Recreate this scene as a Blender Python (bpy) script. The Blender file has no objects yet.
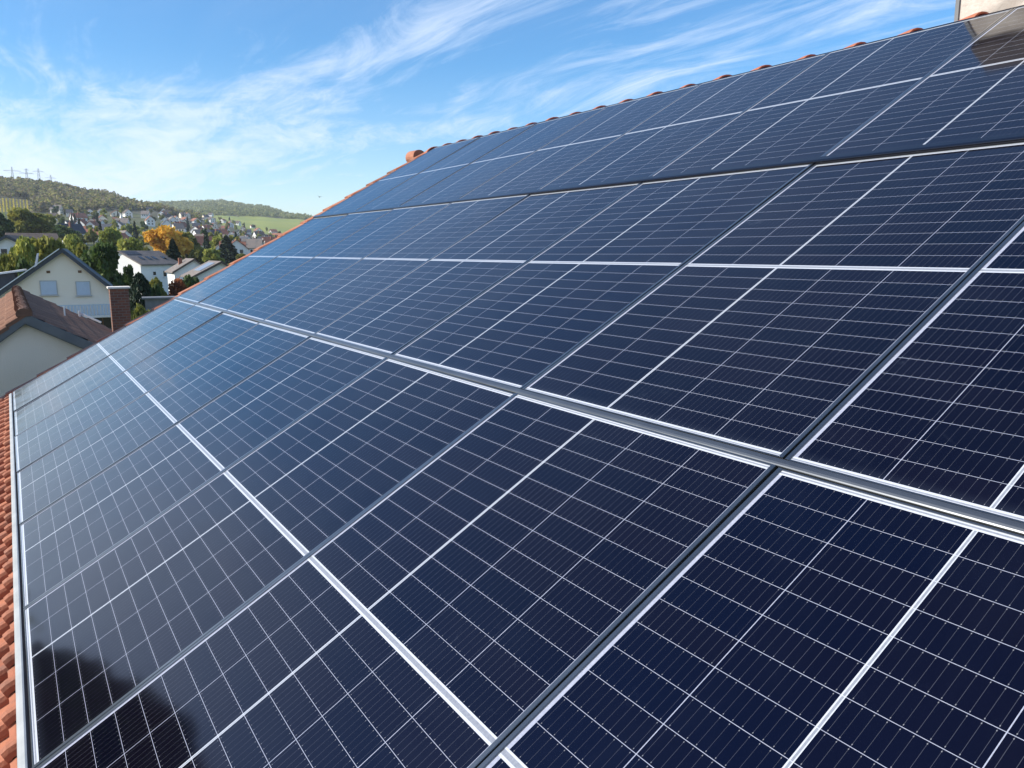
import bpy, math, random
import numpy as np
from mathutils import Matrix, Vector

random.seed(7)
rng = np.random.default_rng(7)
R = math.radians
sc = bpy.context.scene
col = sc.collection
PI = math.pi

# ------------------------------------------------------------------ camera
CAM = Vector((0.0718, -1.1316, 1.3483))
F_PX, YAW, PIT = 777.93, 0.5704, -0.1687
cam_d = bpy.data.cameras.new("camera")
cam_d.sensor_width = 36.0
cam_d.lens = F_PX * 36.0 / 1024.0
cam_d.clip_start = 0.05
cam_d.clip_end = 30000
cam = bpy.data.objects.new("camera", cam_d)
col.objects.link(cam)
_f = Vector((math.sin(YAW) * math.cos(PIT), math.cos(YAW) * math.cos(PIT), math.sin(PIT)))
_r = Vector((math.cos(YAW), -math.sin(YAW), 0))
_u = _r.cross(_f)
cam.matrix_world = Matrix(((_r.x, _u.x, -_f.x, CAM.x), (_r.y, _u.y, -_f.y, CAM.y),
                           (_r.z, _u.z, -_f.z, CAM.z), (0, 0, 0, 1)))
sc.camera = cam

# ------------------------------------------------------------------ light, exposure
SUN_EL, SUN_AZ = 33.0, -72.0            # azimuth to the right of +Y
sun_d = bpy.data.lights.new("sun", 'SUN')
sun_d.energy = 4.5
sun_d.angle = R(0.5)
sun_d.color = (1.0, 0.93, 0.82)
sun = bpy.data.objects.new("sun", sun_d)
col.objects.link(sun)
sdir = Vector((math.sin(R(SUN_AZ)) * math.cos(R(SUN_EL)), math.cos(R(SUN_AZ)) * math.cos(R(SUN_EL)), math.sin(R(SUN_EL))))
sun.rotation_euler = sdir.to_track_quat('Z', 'Y').to_euler()

vs = sc.view_settings
vs.view_transform = 'Standard'
vs.look = 'None'
vs.exposure = 0.75
vs.gamma = 1.0
vs.use_curve_mapping = False
sc.cycles.use_denoising = True
sc.cycles.denoiser = 'OPENIMAGEDENOISE'
sc.cycles.denoising_input_passes = 'RGB_ALBEDO_NORMAL'
sc.cycles.max_bounces = 6
sc.cycles.diffuse_bounces = 3
sc.cycles.glossy_bounces = 3
sc.cycles.transmission_bounces = 3
sc.cycles.volume_bounces = 0
sc.cycles.caustics_reflective = False
sc.cycles.caustics_refractive = False


# ------------------------------------------------------------------ node helper
class NT:
    def __init__(s, tree):
        s.t = tree
        s.n = tree.nodes
        s.l = tree.links

    def node(s, typ, **kw):
        x = s.n.new(typ)
        for k, v in kw.items():
            setattr(x, k, v)
        return x

    def put(s, sock, v):
        if isinstance(v, bpy.types.NodeSocket):
            s.l.new(v, sock)
        elif v is not None:
            sock.default_value = v

    def m(s, op, a, b=None, c=None, clamp=False):
        x = s.n.new('ShaderNodeMath')
        x.operation = op
        x.use_clamp = clamp
        s.put(x.inputs[0], a)
        s.put(x.inputs[1], b)
        s.put(x.inputs[2], c)
        return x.outputs[0]

    def lt(s, a, b): return s.m('LESS_THAN', a, b)
    def gt(s, a, b): return s.m('GREATER_THAN', a, b)
    def mul(s, a, b): return s.m('MULTIPLY', a, b)
    def add(s, a, b): return s.m('ADD', a, b)
    def sub(s, a, b): return s.m('SUBTRACT', a, b)

    def step(s, v, a, b, lo=0.0, hi=1.0):
        x = s.n.new('ShaderNodeMapRange')
        x.interpolation_type = 'SMOOTHSTEP'
        s.put(x.inputs[0], v)
        for i, k in enumerate((a, b, lo, hi)):
            s.put(x.inputs[1 + i], k)
        return x.outputs[0]

    def mix(s, f, a, b, mode='MIX'):
        x = s.n.new('ShaderNodeMix')
        x.data_type = 'RGBA'
        x.blend_type = mode
        s.put(x.inputs[0], f)
        for i, v in ((6, a), (7, b)):
            if isinstance(v, (tuple, list)) and len(v) == 3:
                v = (*v, 1)
            s.put(x.inputs[i], v)
        return x.outputs[2]

    def noise(s, vec, scale, detail=4, rough=0.55, dist=0.0, out=0):
        x = s.n.new('ShaderNodeTexNoise')
        s.put(x.inputs['Vector'], vec)
        x.inputs['Scale'].default_value = scale
        x.inputs['Detail'].default_value = detail
        x.inputs['Roughness'].default_value = rough
        x.inputs['Distortion'].default_value = dist
        return x.outputs[out]

    def ramp(s, f, stops):
        x = s.n.new('ShaderNodeValToRGB')
        e = x.color_ramp.elements
        while len(e) < len(stops):
            e.new(0.5)
        for i, (p, c) in enumerate(stops):
            e[i].position = p
            e[i].color = (*c, 1)
        s.put(x.inputs[0], f)
        return x.outputs[0]

    def comb(s, x, y, z):
        c = s.n.new('ShaderNodeCombineXYZ')
        for i, v in enumerate((x, y, z)):
            s.put(c.inputs[i], v)
        return c.outputs[0]

    def sep(s, v):
        c = s.n.new('ShaderNodeSeparateXYZ')
        s.put(c.inputs[0], v)
        return c.outputs


# ------------------------------------------------------------------ sky
world = bpy.data.worlds.new("World")
sc.world = world
world.use_nodes = True
W = NT(world.node_tree)
bg = world.node_tree.nodes['Background']
sky = W.node('ShaderNodeTexSky', sky_type='NISHITA', sun_disc=False)
sky.sun_elevation = R(SUN_EL)
sky.sun_rotation = R(SUN_AZ)
sky.altitude = 300
sky.air_density = 1.0
sky.dust_density = 0.25
sky.ozone_density = 3.0
hs = W.node('ShaderNodeHueSaturation')
hs.inputs['Saturation'].default_value = 1.32
hs.inputs['Value'].default_value = 1.0
W.put(hs.inputs['Color'], sky.outputs[0])
tc = W.node('ShaderNodeTexCoord')
dx, dy, dz = W.sep(tc.outputs['Generated'])
den = W.add(W.m('MAXIMUM', dz, 0.0), 0.07)
px_, py_ = W.m('DIVIDE', dx, den), W.m('DIVIDE', dy, den)
# the cirrus lies in a high layer and its streaks run nearly north, away from the camera
wv = W.comb(W.mul(px_, 0.5), W.mul(py_, 0.30), 0.0)
warp = W.noise(wv, 0.9, 3, 0.5, out=1)
wx, wy, wz = W.sep(warp)
qx = W.add(W.add(W.mul(px_, 1.5), W.mul(py_, 0.16)), W.mul(wx, 2.4))
qy = W.add(W.sub(W.mul(py_, 0.40), W.mul(px_, 0.22)), W.mul(wy, 1.5))
n1 = W.noise(W.comb(qx, qy, 0.3), 1.0, 10, 0.66, 0.9)
n2 = W.noise(W.comb(W.mul(px_, 0.42), W.mul(py_, 0.34), 5.1), 1.0, 3, 0.5)
n3 = W.noise(W.comb(W.add(W.mul(px_, 3.4), W.mul(wx, 4.0)), W.add(W.mul(py_, 1.0), W.mul(wy, 2.0)), 2.0), 1.5, 9, 0.7, 0.8)
az = W.m('ARCTAN2', dx, dy)
el = W.m('ARCSINE', dz)


def band(pts, width, amp):
    """soft cirrus band whose elevation follows the azimuth (degrees)"""
    x = W.node('ShaderNodeFloatCurve')
    c = x.mapping.curves[0]
    for i, (a, e) in enumerate(pts):
        X, Y = (a + 60) / 180.0, e / 40.0
        if i < 2:
            c.points[i].location = (X, Y)
        else:
            c.points.new(X, Y)
    x.mapping.update()
    W.put(x.inputs['Value'], W.m('DIVIDE', W.add(az, R(60)), R(180)))
    e0 = W.mul(x.outputs[0], R(40))
    d = W.m('DIVIDE', W.add(W.sub(el, e0), W.mul(W.sub(wz, 0.5), R(9))), R(width))
    g = W.m('EXPONENT', W.mul(W.mul(d, d), -1.0))
    return W.mul(g, amp)


b1 = band([(-60, 2), (-20, 3), (0, 5.0), (6, 7.5), (12, 9.8), (22, 13.6), (39, 17), (60, 21), (120, 30)], 3.1, 0.40)
b2 = band([(-60, 1), (-10, 2), (4, 3.0), (10, 4.6), (25, 8.8), (36, 10.6), (47, 13.0), (58, 14.6), (120, 24)], 2.4, 0.48)
b0 = W.step(el, R(10), R(-1), 0.0, 0.14)
b3 = W.mul(W.mul(W.step(az, R(22), R(3)), W.step(el, R(13), R(6))), 0.25)
cov = W.add(W.add(W.add(W.add(b1, b2), b0), b3), W.mul(W.sub(n2, 0.5), 0.42))
cl = W.add(W.add(W.mul(W.sub(n1, 0.5), 2.1), W.mul(W.sub(n3, 0.5), 1.25)), cov)
cmask = W.step(cl, 0.0, 0.95)
cmask = W.mul(cmask, 0.80)
veil = W.step(el, R(14), R(0), 0.0, 0.14)
cmask = W.m('MAXIMUM', cmask, veil)
hi = W.mul(W.mul(W.step(el, R(11), R(21)), W.step(el, R(60), R(36))), W.add(0.06, W.mul(W.m('MAXIMUM', W.sub(n1, 0.34), 0.0), 0.50)))
cmask = W.m('MAXIMUM', cmask, hi)
# a thicker milky veil on the sunward side
milky = W.mul(W.mul(W.step(az, R(2), R(-16)), W.step(el, R(42), R(12))), W.add(0.35, W.mul(n1, 0.75)))
cmask = W.m('MAXIMUM', cmask, W.m('MINIMUM', milky, 0.78))
cloud_c = W.node('ShaderNodeRGB')
cloud_c.outputs[0].default_value = (5.1, 5.7, 6.7, 1)
W.put(bg.inputs['Color'], W.mix(cmask, hs.outputs[0], cloud_c.outputs[0]))
bg.inputs['Strength'].default_value = 0.113


# ------------------------------------------------------------------ materials
def mat(name, color=None, rough=0.6, metal=0.0, spec=0.4, build=None, bump=None):
    m = bpy.data.materials.new(name)
    m.use_nodes = True
    t = NT(m.node_tree)
    b = m.node_tree.nodes['Principled BSDF']
    b.inputs['Roughness'].default_value = rough
    b.inputs['Metallic'].default_value = metal
    b.inputs['Specular IOR Level'].default_value = spec
    if color is not None:
        b.inputs['Base Color'].default_value = (*color, 1)
    if build:
        build(t, b)
    return m


def bump(t, b, h, dist=0.01, strength=1.0):
    x = t.node('ShaderNodeBump')
    x.inputs['Distance'].default_value = dist
    x.inputs['Strength'].default_value = strength
    t.put(x.inputs['Height'], h)
    t.l.new(x.outputs[0], b.inputs['Normal'])


def varied(name, c1, c2, scale=3.0, rough=0.7, c3=None, metal=0.0, bscale=None, bdist=0.004, coord='Object'):
    def bld(t, b):
        o = t.node('ShaderNodeTexCoord').outputs[coord]
        n = t.noise(o, scale, 6, 0.6)
        c = t.ramp(n, [(0.33, c1), (0.67, c2)])
        if c3:
            n2 = t.noise(o, scale * 0.23, 3, 0.5, 0.5)
            c = t.mix(t.step(n2, 0.5, 0.68), c, c3)
        t.put(b.inputs['Base Color'], c)
        if bscale:
            bump(t, b, t.noise(o, bscale, 4, 0.6), bdist)
    return mat(name, None, rough, metal, 0.35, bld)


# panel geometry constants (metres)
PITCH = 1.1044
PW = PITCH - 0.005
FR = 0.0120
PL = 1.742
ROWP, CELLH, HALF = 0.07035, 0.0692, 0.8442
Y0, YMID, MIDW = 0.0178, 0.872, 0.020
X0 = 0.0225
CW = (PW - 0.0380 - 3 * 0.0018 - 0.0093) / 5.0
CP = CW + 0.0018


def build_cells(t, b):
    o = t.node('ShaderNodeTexCoord').outputs['Object']
    x, y, z = t.sep(o)
    oi = t.node('ShaderNodeObjectInfo').outputs['Random']
    xr = t.sub(x, X0)
    tz = 2 * CP - 0.0018
    thick = t.mul(t.gt(xr, tz), t.lt(xr, tz + 0.0093))
    x2 = t.sub(xr, t.mul(t.gt(xr, tz + 0.005), 0.0075))
    fx = t.m('MODULO', t.add(x2, CP * 10), CP)
    cx = t.m('FLOOR', t.m('DIVIDE', x2, CP))
    inx = t.mul(t.mul(t.gt(xr, 0.0), t.lt(x2, 5 * CP - 0.0018)), t.mul(t.lt(fx, CW), t.sub(1.0, thick)))
    yr = t.sub(y, Y0)
    up = t.gt(yr, HALF + MIDW / 2)
    y2 = t.sub(yr, t.mul(up, HALF + MIDW))
    fy = t.m('MODULO', t.add(y2, ROWP * 20), ROWP)
    cy = t.m('FLOOR', t.m('DIVIDE', y2, ROWP))
    iny = t.mul(t.mul(t.gt(y2, 0.0), t.lt(y2, HALF - 0.0012)), t.lt(fy, CELLH))
    cell = t.mul(inx, iny)
    # cell colour, slightly different from cell to cell
    wn = t.node('ShaderNodeTexWhiteNoise', noise_dimensions='3D')
    t.put(wn.inputs['Vector'], t.comb(cx, t.add(cy, t.mul(up, 31.0)), t.mul(oi, 97.0)))
    cc = t.mix(wn.outputs['Value'], (0.0020, 0.0019, 0.0055), (0.0038, 0.0027, 0.0064))
    cc = t.mix(t.step(oi, 0.2, 0.9), cc, t.mix(wn.outputs['Value'], (0.0017, 0.0022, 0.0082), (0.0030, 0.0025, 0.0064)))
    # busbar wires and solder pads
    bp = CW / 10.0
    bx = t.m('ABSOLUTE', t.sub(t.m('MODULO', t.add(fx, bp), bp), bp / 2))
    wire = t.lt(bx, t.add(0.00022, t.mul(wn.outputs['Value'], 0.00014)))
    pady = t.m('MINIMUM', fy, t.sub(CELLH, fy))
    pad = t.mul(t.lt(bx, 0.0008), t.lt(t.m('ABSOLUTE', t.sub(pady, 0.0042)), 0.0011))
    cc = t.mix(wire, cc, (0.055, 0.058, 0.07))
    cc = t.mix(pad, cc, (0.17, 0.175, 0.19))
    # white backsheet between the cells; the tinned ribbons in the broad strips
    midc = t.m('ABSOLUTE', t.sub(yr, HALF + MIDW / 2))
    midband = t.lt(midc, 0.0052)
    tch = t.m('ABSOLUTE', t.sub(xr, tz + 0.005))
    ribbon = t.m('MAXIMUM', midband, t.mul(t.lt(tch, 0.0022), t.mul(iny, 1.0)))
    edge_r = t.m('MAXIMUM', t.lt(t.m('ABSOLUTE', t.sub(yr, -0.008)), 0.0022),
                 t.lt(t.m('ABSOLUTE', t.sub(yr, 2 * HALF + MIDW + 0.006)), 0.0022))
    nz = t.noise(o, 140.0, 2, 0.6)
    white = t.mix(nz, (0.40, 0.43, 0.49), (0.52, 0.545, 0.59))
    rib = t.mix(nz, (0.15, 0.165, 0.20), (0.29, 0.31, 0.35))
    bs = t.mix(t.m('MAXIMUM', ribbon, edge_r), white, rib)
    thin = t.mul(t.sub(1.0, cell), t.mul(t.sub(1.0, thick), t.mul(t.gt(midc, MIDW / 2), t.mul(t.gt(y2, 0.0), t.lt(y2, HALF - 0.0016)))))
    bs = t.mix(thin, bs, t.mix(nz, (0.20, 0.22, 0.29), (0.42, 0.44, 0.52)))
    c = t.mix(cell, bs, cc)
    # thin film of dust, smears and a dusty lower edge
    wpos = t.node('ShaderNodeNewGeometry').outputs['Position']
    d1 = t.noise(wpos, 2.2, 7, 0.62, 0.8)
    d2 = t.noise(wpos, 9.0, 6, 0.7, 0.3)
    dust = t.add(t.mul(t.step(d1, 0.42, 0.72), 0.0045), t.mul(t.step(d2, 0.60, 0.80), 0.009))
    dust = t.add(dust, t.mul(t.step(y, 0.05, 0.0), 0.03))
    spots = t.node('ShaderNodeTexVoronoi')
    t.put(spots.inputs['Vector'], wpos)
    spots.inputs['Scale'].default_value = 7.0
    sp = t.mul(t.lt(spots.outputs['Distance'], t.mul(t.sub(d2, 0.52), 0.20)), 0.05)
    d3 = t.noise(wpos, 5.0, 8, 0.75, 1.4)
    dust = t.add(dust, sp)
    dust = t.add(dust, t.mul(t.step(d3, 0.62, 0.74), t.mul(t.step(d1, 0.44, 0.60), 0.075)))
    c = t.mix(dust, c, (0.34, 0.42, 0.58))
    t.put(b.inputs['Base Color'], c)
    # anti-reflection coating: the mirror image is blue head-on and neutral at grazing angles
    b.inputs['IOR'].default_value = 1.47
    b.inputs['Specular IOR Level'].default_value = 0.5
    b.inputs['Specular Tint'].default_value = (0.62, 0.70, 1.0, 1)
    t.put(b.inputs['Roughness'], t.add(0.055, t.mul(d1, 0.05)))
    bump(t, b, t.noise(wpos, 1.7, 2, 0.5), 0.004)


M_CELL = mat("panel_glass", build=build_cells)
M_FRAME = varied("black_anodised_aluminium", (0.13, 0.14, 0.15), (0.18, 0.19, 0.20), 6.0, 0.34, metal=0.9)
for m_ in (M_FRAME,):
    b_ = m_.node_tree.nodes['Principled BSDF']
    b_.inputs['Coat Weight'].default_value = 1.0
    b_.inputs['Coat IOR'].default_value = 1.42
    b_.inputs['Coat Roughness'].default_value = 0.12
M_RAIL = varied("dark_rail_aluminium", (0.13, 0.14, 0.155), (0.18, 0.19, 0.20), 5.0, 0.34, metal=0.85)
M_RAILDARK = mat("black_rail_aluminium", (0.006, 0.007, 0.013), 0.12, spec=0.5)
M_RAILPALE = varied("raw_rail_aluminium", (0.33, 0.35, 0.36), (0.42, 0.44, 0.45), 7.0, 0.5, metal=0.4)
M_DARK = mat("dark_underlay", (0.02, 0.02, 0.022), 0.8)


def build_tile(c_lo, c_hi, dirt, tw=0.2, tl=0.34):
    def f(t, b):
        o = t.node('ShaderNodeTexCoord').outputs['UV']
        u, v, _ = t.sep(o)
        wn = t.node('ShaderNodeTexWhiteNoise', noise_dimensions='2D')
        t.put(wn.inputs['Vector'], t.comb(t.m('FLOOR', u), t.m('FLOOR', v), 0.0))
        ob = t.node('ShaderNodeTexCoord').outputs['Object']
        c = t.mix(wn.outputs['Value'], c_lo, c_hi)
        n = t.noise(ob, 9.0, 6, 0.65)
        c = t.mix(t.step(n, 0.46, 0.74, 0.0, 0.65), c, dirt)
        n2 = t.noise(ob, 70.0, 3, 0.6)
        c = t.mix(t.mul(n2, 0.35), c, (c_lo[0] * 0.5, c_lo[1] * 0.5, c_lo[2] * 0.5))
        t.put(b.inputs['Base Color'], c)
        bump(t, b, n2, 0.002)
    return f


M_TILE = mat("clay_tile", rough=0.72, build=build_tile((0.30, 0.095, 0.048), (0.45, 0.165, 0.085), (0.17, 0.085, 0.06)))
M_TILE_OLD = mat("weathered_clay_tile", rough=0.8, build=build_tile((0.23, 0.115, 0.075), (0.33, 0.17, 0.105), (0.15, 0.09, 0.065)))
M_RIDGE = varied("ridge_clay", (0.33, 0.105, 0.055), (0.43, 0.165, 0.09), 14.0, 0.75, (0.22, 0.11, 0.08), bscale=90, bdist=0.002)
M_VERGE = varied("verge_clay", (0.26, 0.10, 0.06), (0.42, 0.19, 0.115), 5.0, 0.75, (0.20, 0.11, 0.08))
M_RIDGE_OLD = varied("old_ridge_clay", (0.13, 0.07, 0.05), (0.22, 0.12, 0.08), 8.0, 0.8)
M_STUCCO = varied("grey_stucco", (0.76, 0.70, 0.62), (0.84, 0.78, 0.70), 0.6, 0.85, (0.60, 0.55, 0.47), bscale=60, bdist=0.004)
M_CREAM = varied("cream_render", (0.88, 0.77, 0.62), (0.90, 0.80, 0.66), 0.8, 0.85, bscale=40, bdist=0.003)
M_WHITE = varied("white_render", (0.72, 0.72, 0.70), (0.80, 0.80, 0.78), 0.5, 0.85)
M_BROWNROOF = varied("brown_roof", (0.085, 0.068, 0.058), (0.14, 0.11, 0.095), 2.5, 0.8)
M_GREYROOF = varied("grey_roof", (0.16, 0.135, 0.12), (0.22, 0.19, 0.17), 2.2, 0.8, (0.14, 0.13, 0.12))
M_REDROOF = varied("red_roof", (0.20, 0.085, 0.055), (0.30, 0.13, 0.085), 1.5, 0.8)
M_SLATE = varied("slate_roof", (0.045, 0.05, 0.062), (0.075, 0.08, 0.092), 3.0, 0.6)
M_FASCIA = varied("dark_fascia", (0.055, 0.062, 0.075), (0.08, 0.088, 0.10), 3.0, 0.6)
M_GREYFASCIA = varied("grey_fascia", (0.13, 0.14, 0.15), (0.17, 0.18, 0.19), 3.0, 0.7)
M_TRIM = mat("white_trim", (0.80, 0.80, 0.78), 0.45)
M_SHUTTER = varied("pale_shutter", (0.50, 0.58, 0.68), (0.55, 0.63, 0.73), 3.0, 0.5)
M_GLASS = mat("window_glass", (0.02, 0.025, 0.03), 0.08, spec=0.7)
M_WOOD = varied("brown_wood", (0.12, 0.06, 0.03), (0.19, 0.10, 0.05), 4.0, 0.7)
M_METAL = mat("zinc", (0.42, 0.44, 0.46), 0.4, 0.8)
M_STEEL = mat("galvanised_steel", (0.30, 0.32, 0.34), 0.5, 0.6)
M_BARK = varied("bark", (0.055, 0.042, 0.032), (0.10, 0.08, 0.06), 8.0, 0.9)
M_CHIMSTONE = varied("pale_chimney_render", (0.40, 0.36, 0.32), (0.54, 0.50, 0.45), 9.0, 0.85, (0.30, 0.27, 0.24), bscale=60, bdist=0.006)
M_CHIMDARK = varied("dark_chimney_slate", (0.035, 0.03, 0.03), (0.06, 0.05, 0.048), 6.0, 0.7)
M_BIRD = mat("bird_brown", (0.09, 0.06, 0.045), 0.8)


def build_brick(t, b):
    o = t.node('ShaderNodeTexCoord').outputs['UV']
    br = t.node('ShaderNodeTexBrick')
    t.put(br.inputs['Vector'], o)
    br.inputs['Scale'].default_value = 1.0
    br.inputs['Brick Width'].default_value = 0.17
    br.inputs['Row Height'].default_value = 0.07
    br.inputs['Mortar Size'].default_value = 0.009
    br.inputs['Color1'].default_value = (0.24, 0.095, 0.055, 1)
    br.inputs['Color2'].default_value = (0.15, 0.065, 0.045, 1)
    br.inputs['Mortar'].default_value = (0.20, 0.155, 0.125, 1)
    t.put(b.inputs['Base Color'], br.outputs['Color'])


M_BRICK = mat("brick", rough=0.85, build=build_brick)


def leaf_mat(name, stops, transl=0.38):
    """foliage: per-leaf variation plus a per-tree tint"""
    m = bpy.data.materials.new(name)
    m.use_nodes = True
    t = NT(m.node_tree)
    b = m.node_tree.nodes['Principled BSDF']
    g = t.node('ShaderNodeNewGeometry').outputs['Random Per Island']
    at = t.node('ShaderNodeAttribute', attribute_name='tint').outputs['Fac']
    oi = t.node('ShaderNodeObjectInfo').outputs['Random']
    f = t.add(t.mul(g, 0.40), t.mul(at, 0.60))
    f = t.add(f, t.mul(t.sub(oi, 0.5), 0.10))
    c = t.ramp(f, stops)
    t.put(b.inputs['Base Color'], c)
    b.inputs['Roughness'].default_value = 0.65
    b.inputs['Specular IOR Level'].default_value = 0.25
    tr = t.node('ShaderNodeBsdfTranslucent')
    t.put(tr.inputs['Color'], c)
    mx = t.node('ShaderNodeMixShader')
    mx.inputs[0].default_value = transl
    t.l.new(b.outputs[0], mx.inputs[1])
    t.l.new(tr.outputs[0], mx.inputs[2])
    t.l.new(mx.outputs[0], t.n['Material Output'].inputs['Surface'])
    return m


L_DARK = leaf_mat("dark_green_leaves", [(0.1, (0.0351, 0.0632, 0.0211)), (0.6, (0.0737, 0.1193, 0.0316)), (0.95, (0.1317, 0.1755, 0.0456))])
L_OLIVE = leaf_mat("olive_leaves", [(0.1, (0.0849, 0.1037, 0.0264)), (0.55, (0.2074, 0.2168, 0.0490)), (0.95, (0.3770, 0.3393, 0.0754))])
L_LIME = leaf_mat("yellow_green_leaves", [(0.1, (0.1226, 0.1602, 0.0339)), (0.55, (0.2828, 0.3110, 0.0660)), (0.95, (0.4713, 0.4524, 0.0943))])
L_GOLD = leaf_mat("golden_autumn_leaves", [(0.1, (0.50, 0.26, 0.025)), (0.55, (0.74, 0.43, 0.05)), (0.95, (0.82, 0.55, 0.10))])
L_RED = leaf_mat("russet_leaves", [(0.1, (0.1300, 0.0455, 0.0234)), (0.55, (0.3120, 0.0975, 0.0390)), (0.95, (0.4420, 0.1690, 0.0520))])
L_CONIFER = leaf_mat("conifer_needles", [(0.1, (0.0130, 0.0260, 0.0156)), (0.6, (0.0286, 0.0494, 0.0260)), (0.95, (0.0520, 0.0780, 0.0364))], 0.1)
L_FOREST = leaf_mat("forest_leaves", [(0.12, (0.0828, 0.1035, 0.0386)), (0.3, (0.2346, 0.1794, 0.1173)), (0.45, (0.1656, 0.2001, 0.0552)), (0.62, (0.3588, 0.3174, 0.0966)), (0.75, (0.2070, 0.1656, 0.1173)), (0.92, (0.4554, 0.4416, 0.1242))])
L_FARWOOD = leaf_mat("far_wood_leaves", [(0.05, (0.1414, 0.1730, 0.0754)), (0.35, (0.2359, 0.2515, 0.1006)), (0.65, (0.2987, 0.3300, 0.1196)), (0.95, (0.4401, 0.4088, 0.1573))])
L_VINE = leaf_mat("vine_leaves", [(0.05, (0.2746, 0.2746, 0.0499)), (0.5, (0.4992, 0.4368, 0.0749)), (0.95, (0.7488, 0.5741, 0.0998))])
L_VINEG = leaf_mat("green_vine_leaves", [(0.05, (0.1498, 0.2122, 0.0499)), (0.5, (0.2496, 0.3245, 0.0749)), (0.95, (0.4243, 0.4243, 0.0998))])


# ------------------------------------------------------------------ mesh + object helpers
class MB:
    def __init__(s):
        s.v, s.f, s.uv = [], [], []

    def face(s, pts, uv=None):
        i = len(s.v)
        s.v += [tuple(p) for p in pts]
        s.f.append(list(range(i, i + len(pts))))
        s.uv.append(uv)

    def grid(s, P):
        """P: rows of points -> connected quads"""
        i0 = len(s.v)
        n = len(P[0])
        for r_ in P:
            s.v += [tuple(p) for p in r_]
        for j in range(len(P) - 1):
            for i in range(n - 1):
                a = i0 + j * n + i
                s.f.append([a, a + 1, a + n + 1, a + n])
                s.uv.append(None)

    def hexa(s, c):
        """8 corners: bottom 0-3 (ccw from above), top 4-7"""
        i = len(s.v)
        s.v += [tuple(p) for p in c]
        for q in ((3, 2, 1, 0), (4, 5, 6, 7), (0, 1, 5, 4), (1, 2, 6, 5), (2, 3, 7, 6), (3, 0, 4, 7)):
            s.f.append([i + k for k in q])
            s.uv.append(None)

    def box(s, x0, x1, y0, y1, z0, z1):
        s.hexa([(x0, y0, z0), (x1, y0, z0), (x1, y1, z0), (x0, y1, z0), (x0, y0, z1), (x1, y0, z1), (x1, y1, z1), (x0, y1, z1)])

    def bar(s, p, q, w, w2=None):
        p, q = Vector(p), Vector(q)
        d = (q - p).normalized()
        up = Vector((0, 0, 1)) if abs(d.z) < 0.95 else Vector((0, 1, 0))
        a = d.cross(up).normalized()
        b = a.cross(d)
        w2 = w if w2 is None else w2
        c = []
        for o, ww in ((p, w / 2), (q, w2 / 2)):
            c += [o - a * ww - b * ww, o + a * ww - b * ww, o + a * ww + b * ww, o - a * ww + b * ww]
        s.hexa(c)

    def prism(s, poly, y0, y1):
        """polygon in XZ extruded along Y"""
        n = len(poly)
        i = len(s.v)
        s.v += [(x, y0, z) for x, z in poly] + [(x, y1, z) for x, z in poly]
        s.f.append([i + k for k in range(n)])
        s.uv.append(None)
        s.f.append([i + n + k for k in reversed(range(n))])
        s.uv.append(None)
        for k in range(n):
            k2 = (k + 1) % n
            s.f.append([i + k, i + n + k, i + n + k2, i + k2])
            s.uv.append(None)

    def build(s, name, m, parent=None, smooth=False):
        me = bpy.data.meshes.new(name)
        me.from_pydata(s.v, [], s.f)
        if any(u is not None for u in s.uv):
            lay = me.uv_layers.new(name="UVMap")
            for p, u in zip(me.polygons, s.uv):
                if u is not None:
                    for li, q in zip(p.loop_indices, u):
                        lay.data[li].uv = q
        me.materials.append(m)
        if smooth:
            me.polygons.foreach_set('use_smooth', [True] * len(me.polygons))
        me.update()
        return link(name, me, parent)


def link(name, data, parent=None):
    o = bpy.data.objects.new(name, data)
    col.objects.link(o)
    if parent is not None:
        o.parent = parent
    return o


def empty(name, loc=(0, 0, 0), rz=0.0):
    o = bpy.data.objects.new(name, None)
    o.empty_display_size = 0.2
    col.objects.link(o)
    o.location = loc
    o.rotation_euler = (0, 0, rz)
    return o


def tag(o, label=None, cat=None, group=None, kind=None):
    if label: o['label'] = label
    if cat: o['category'] = cat
    if group: o['group'] = group
    if kind: o['kind'] = kind
    return o


def copy_tree(o, parent=None):
    c = o.copy()
    col.objects.link(c)
    c.parent = parent
    for ch in o.children:
        copy_tree(ch, c)
    return c


# ------------------------------------------------------------------ terrain
def az_px(x):
    d = _f * F_PX + _r * (x - 512) + _u * (384 - 251.4)
    return math.degrees(math.atan2(d.x, d.y))


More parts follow.
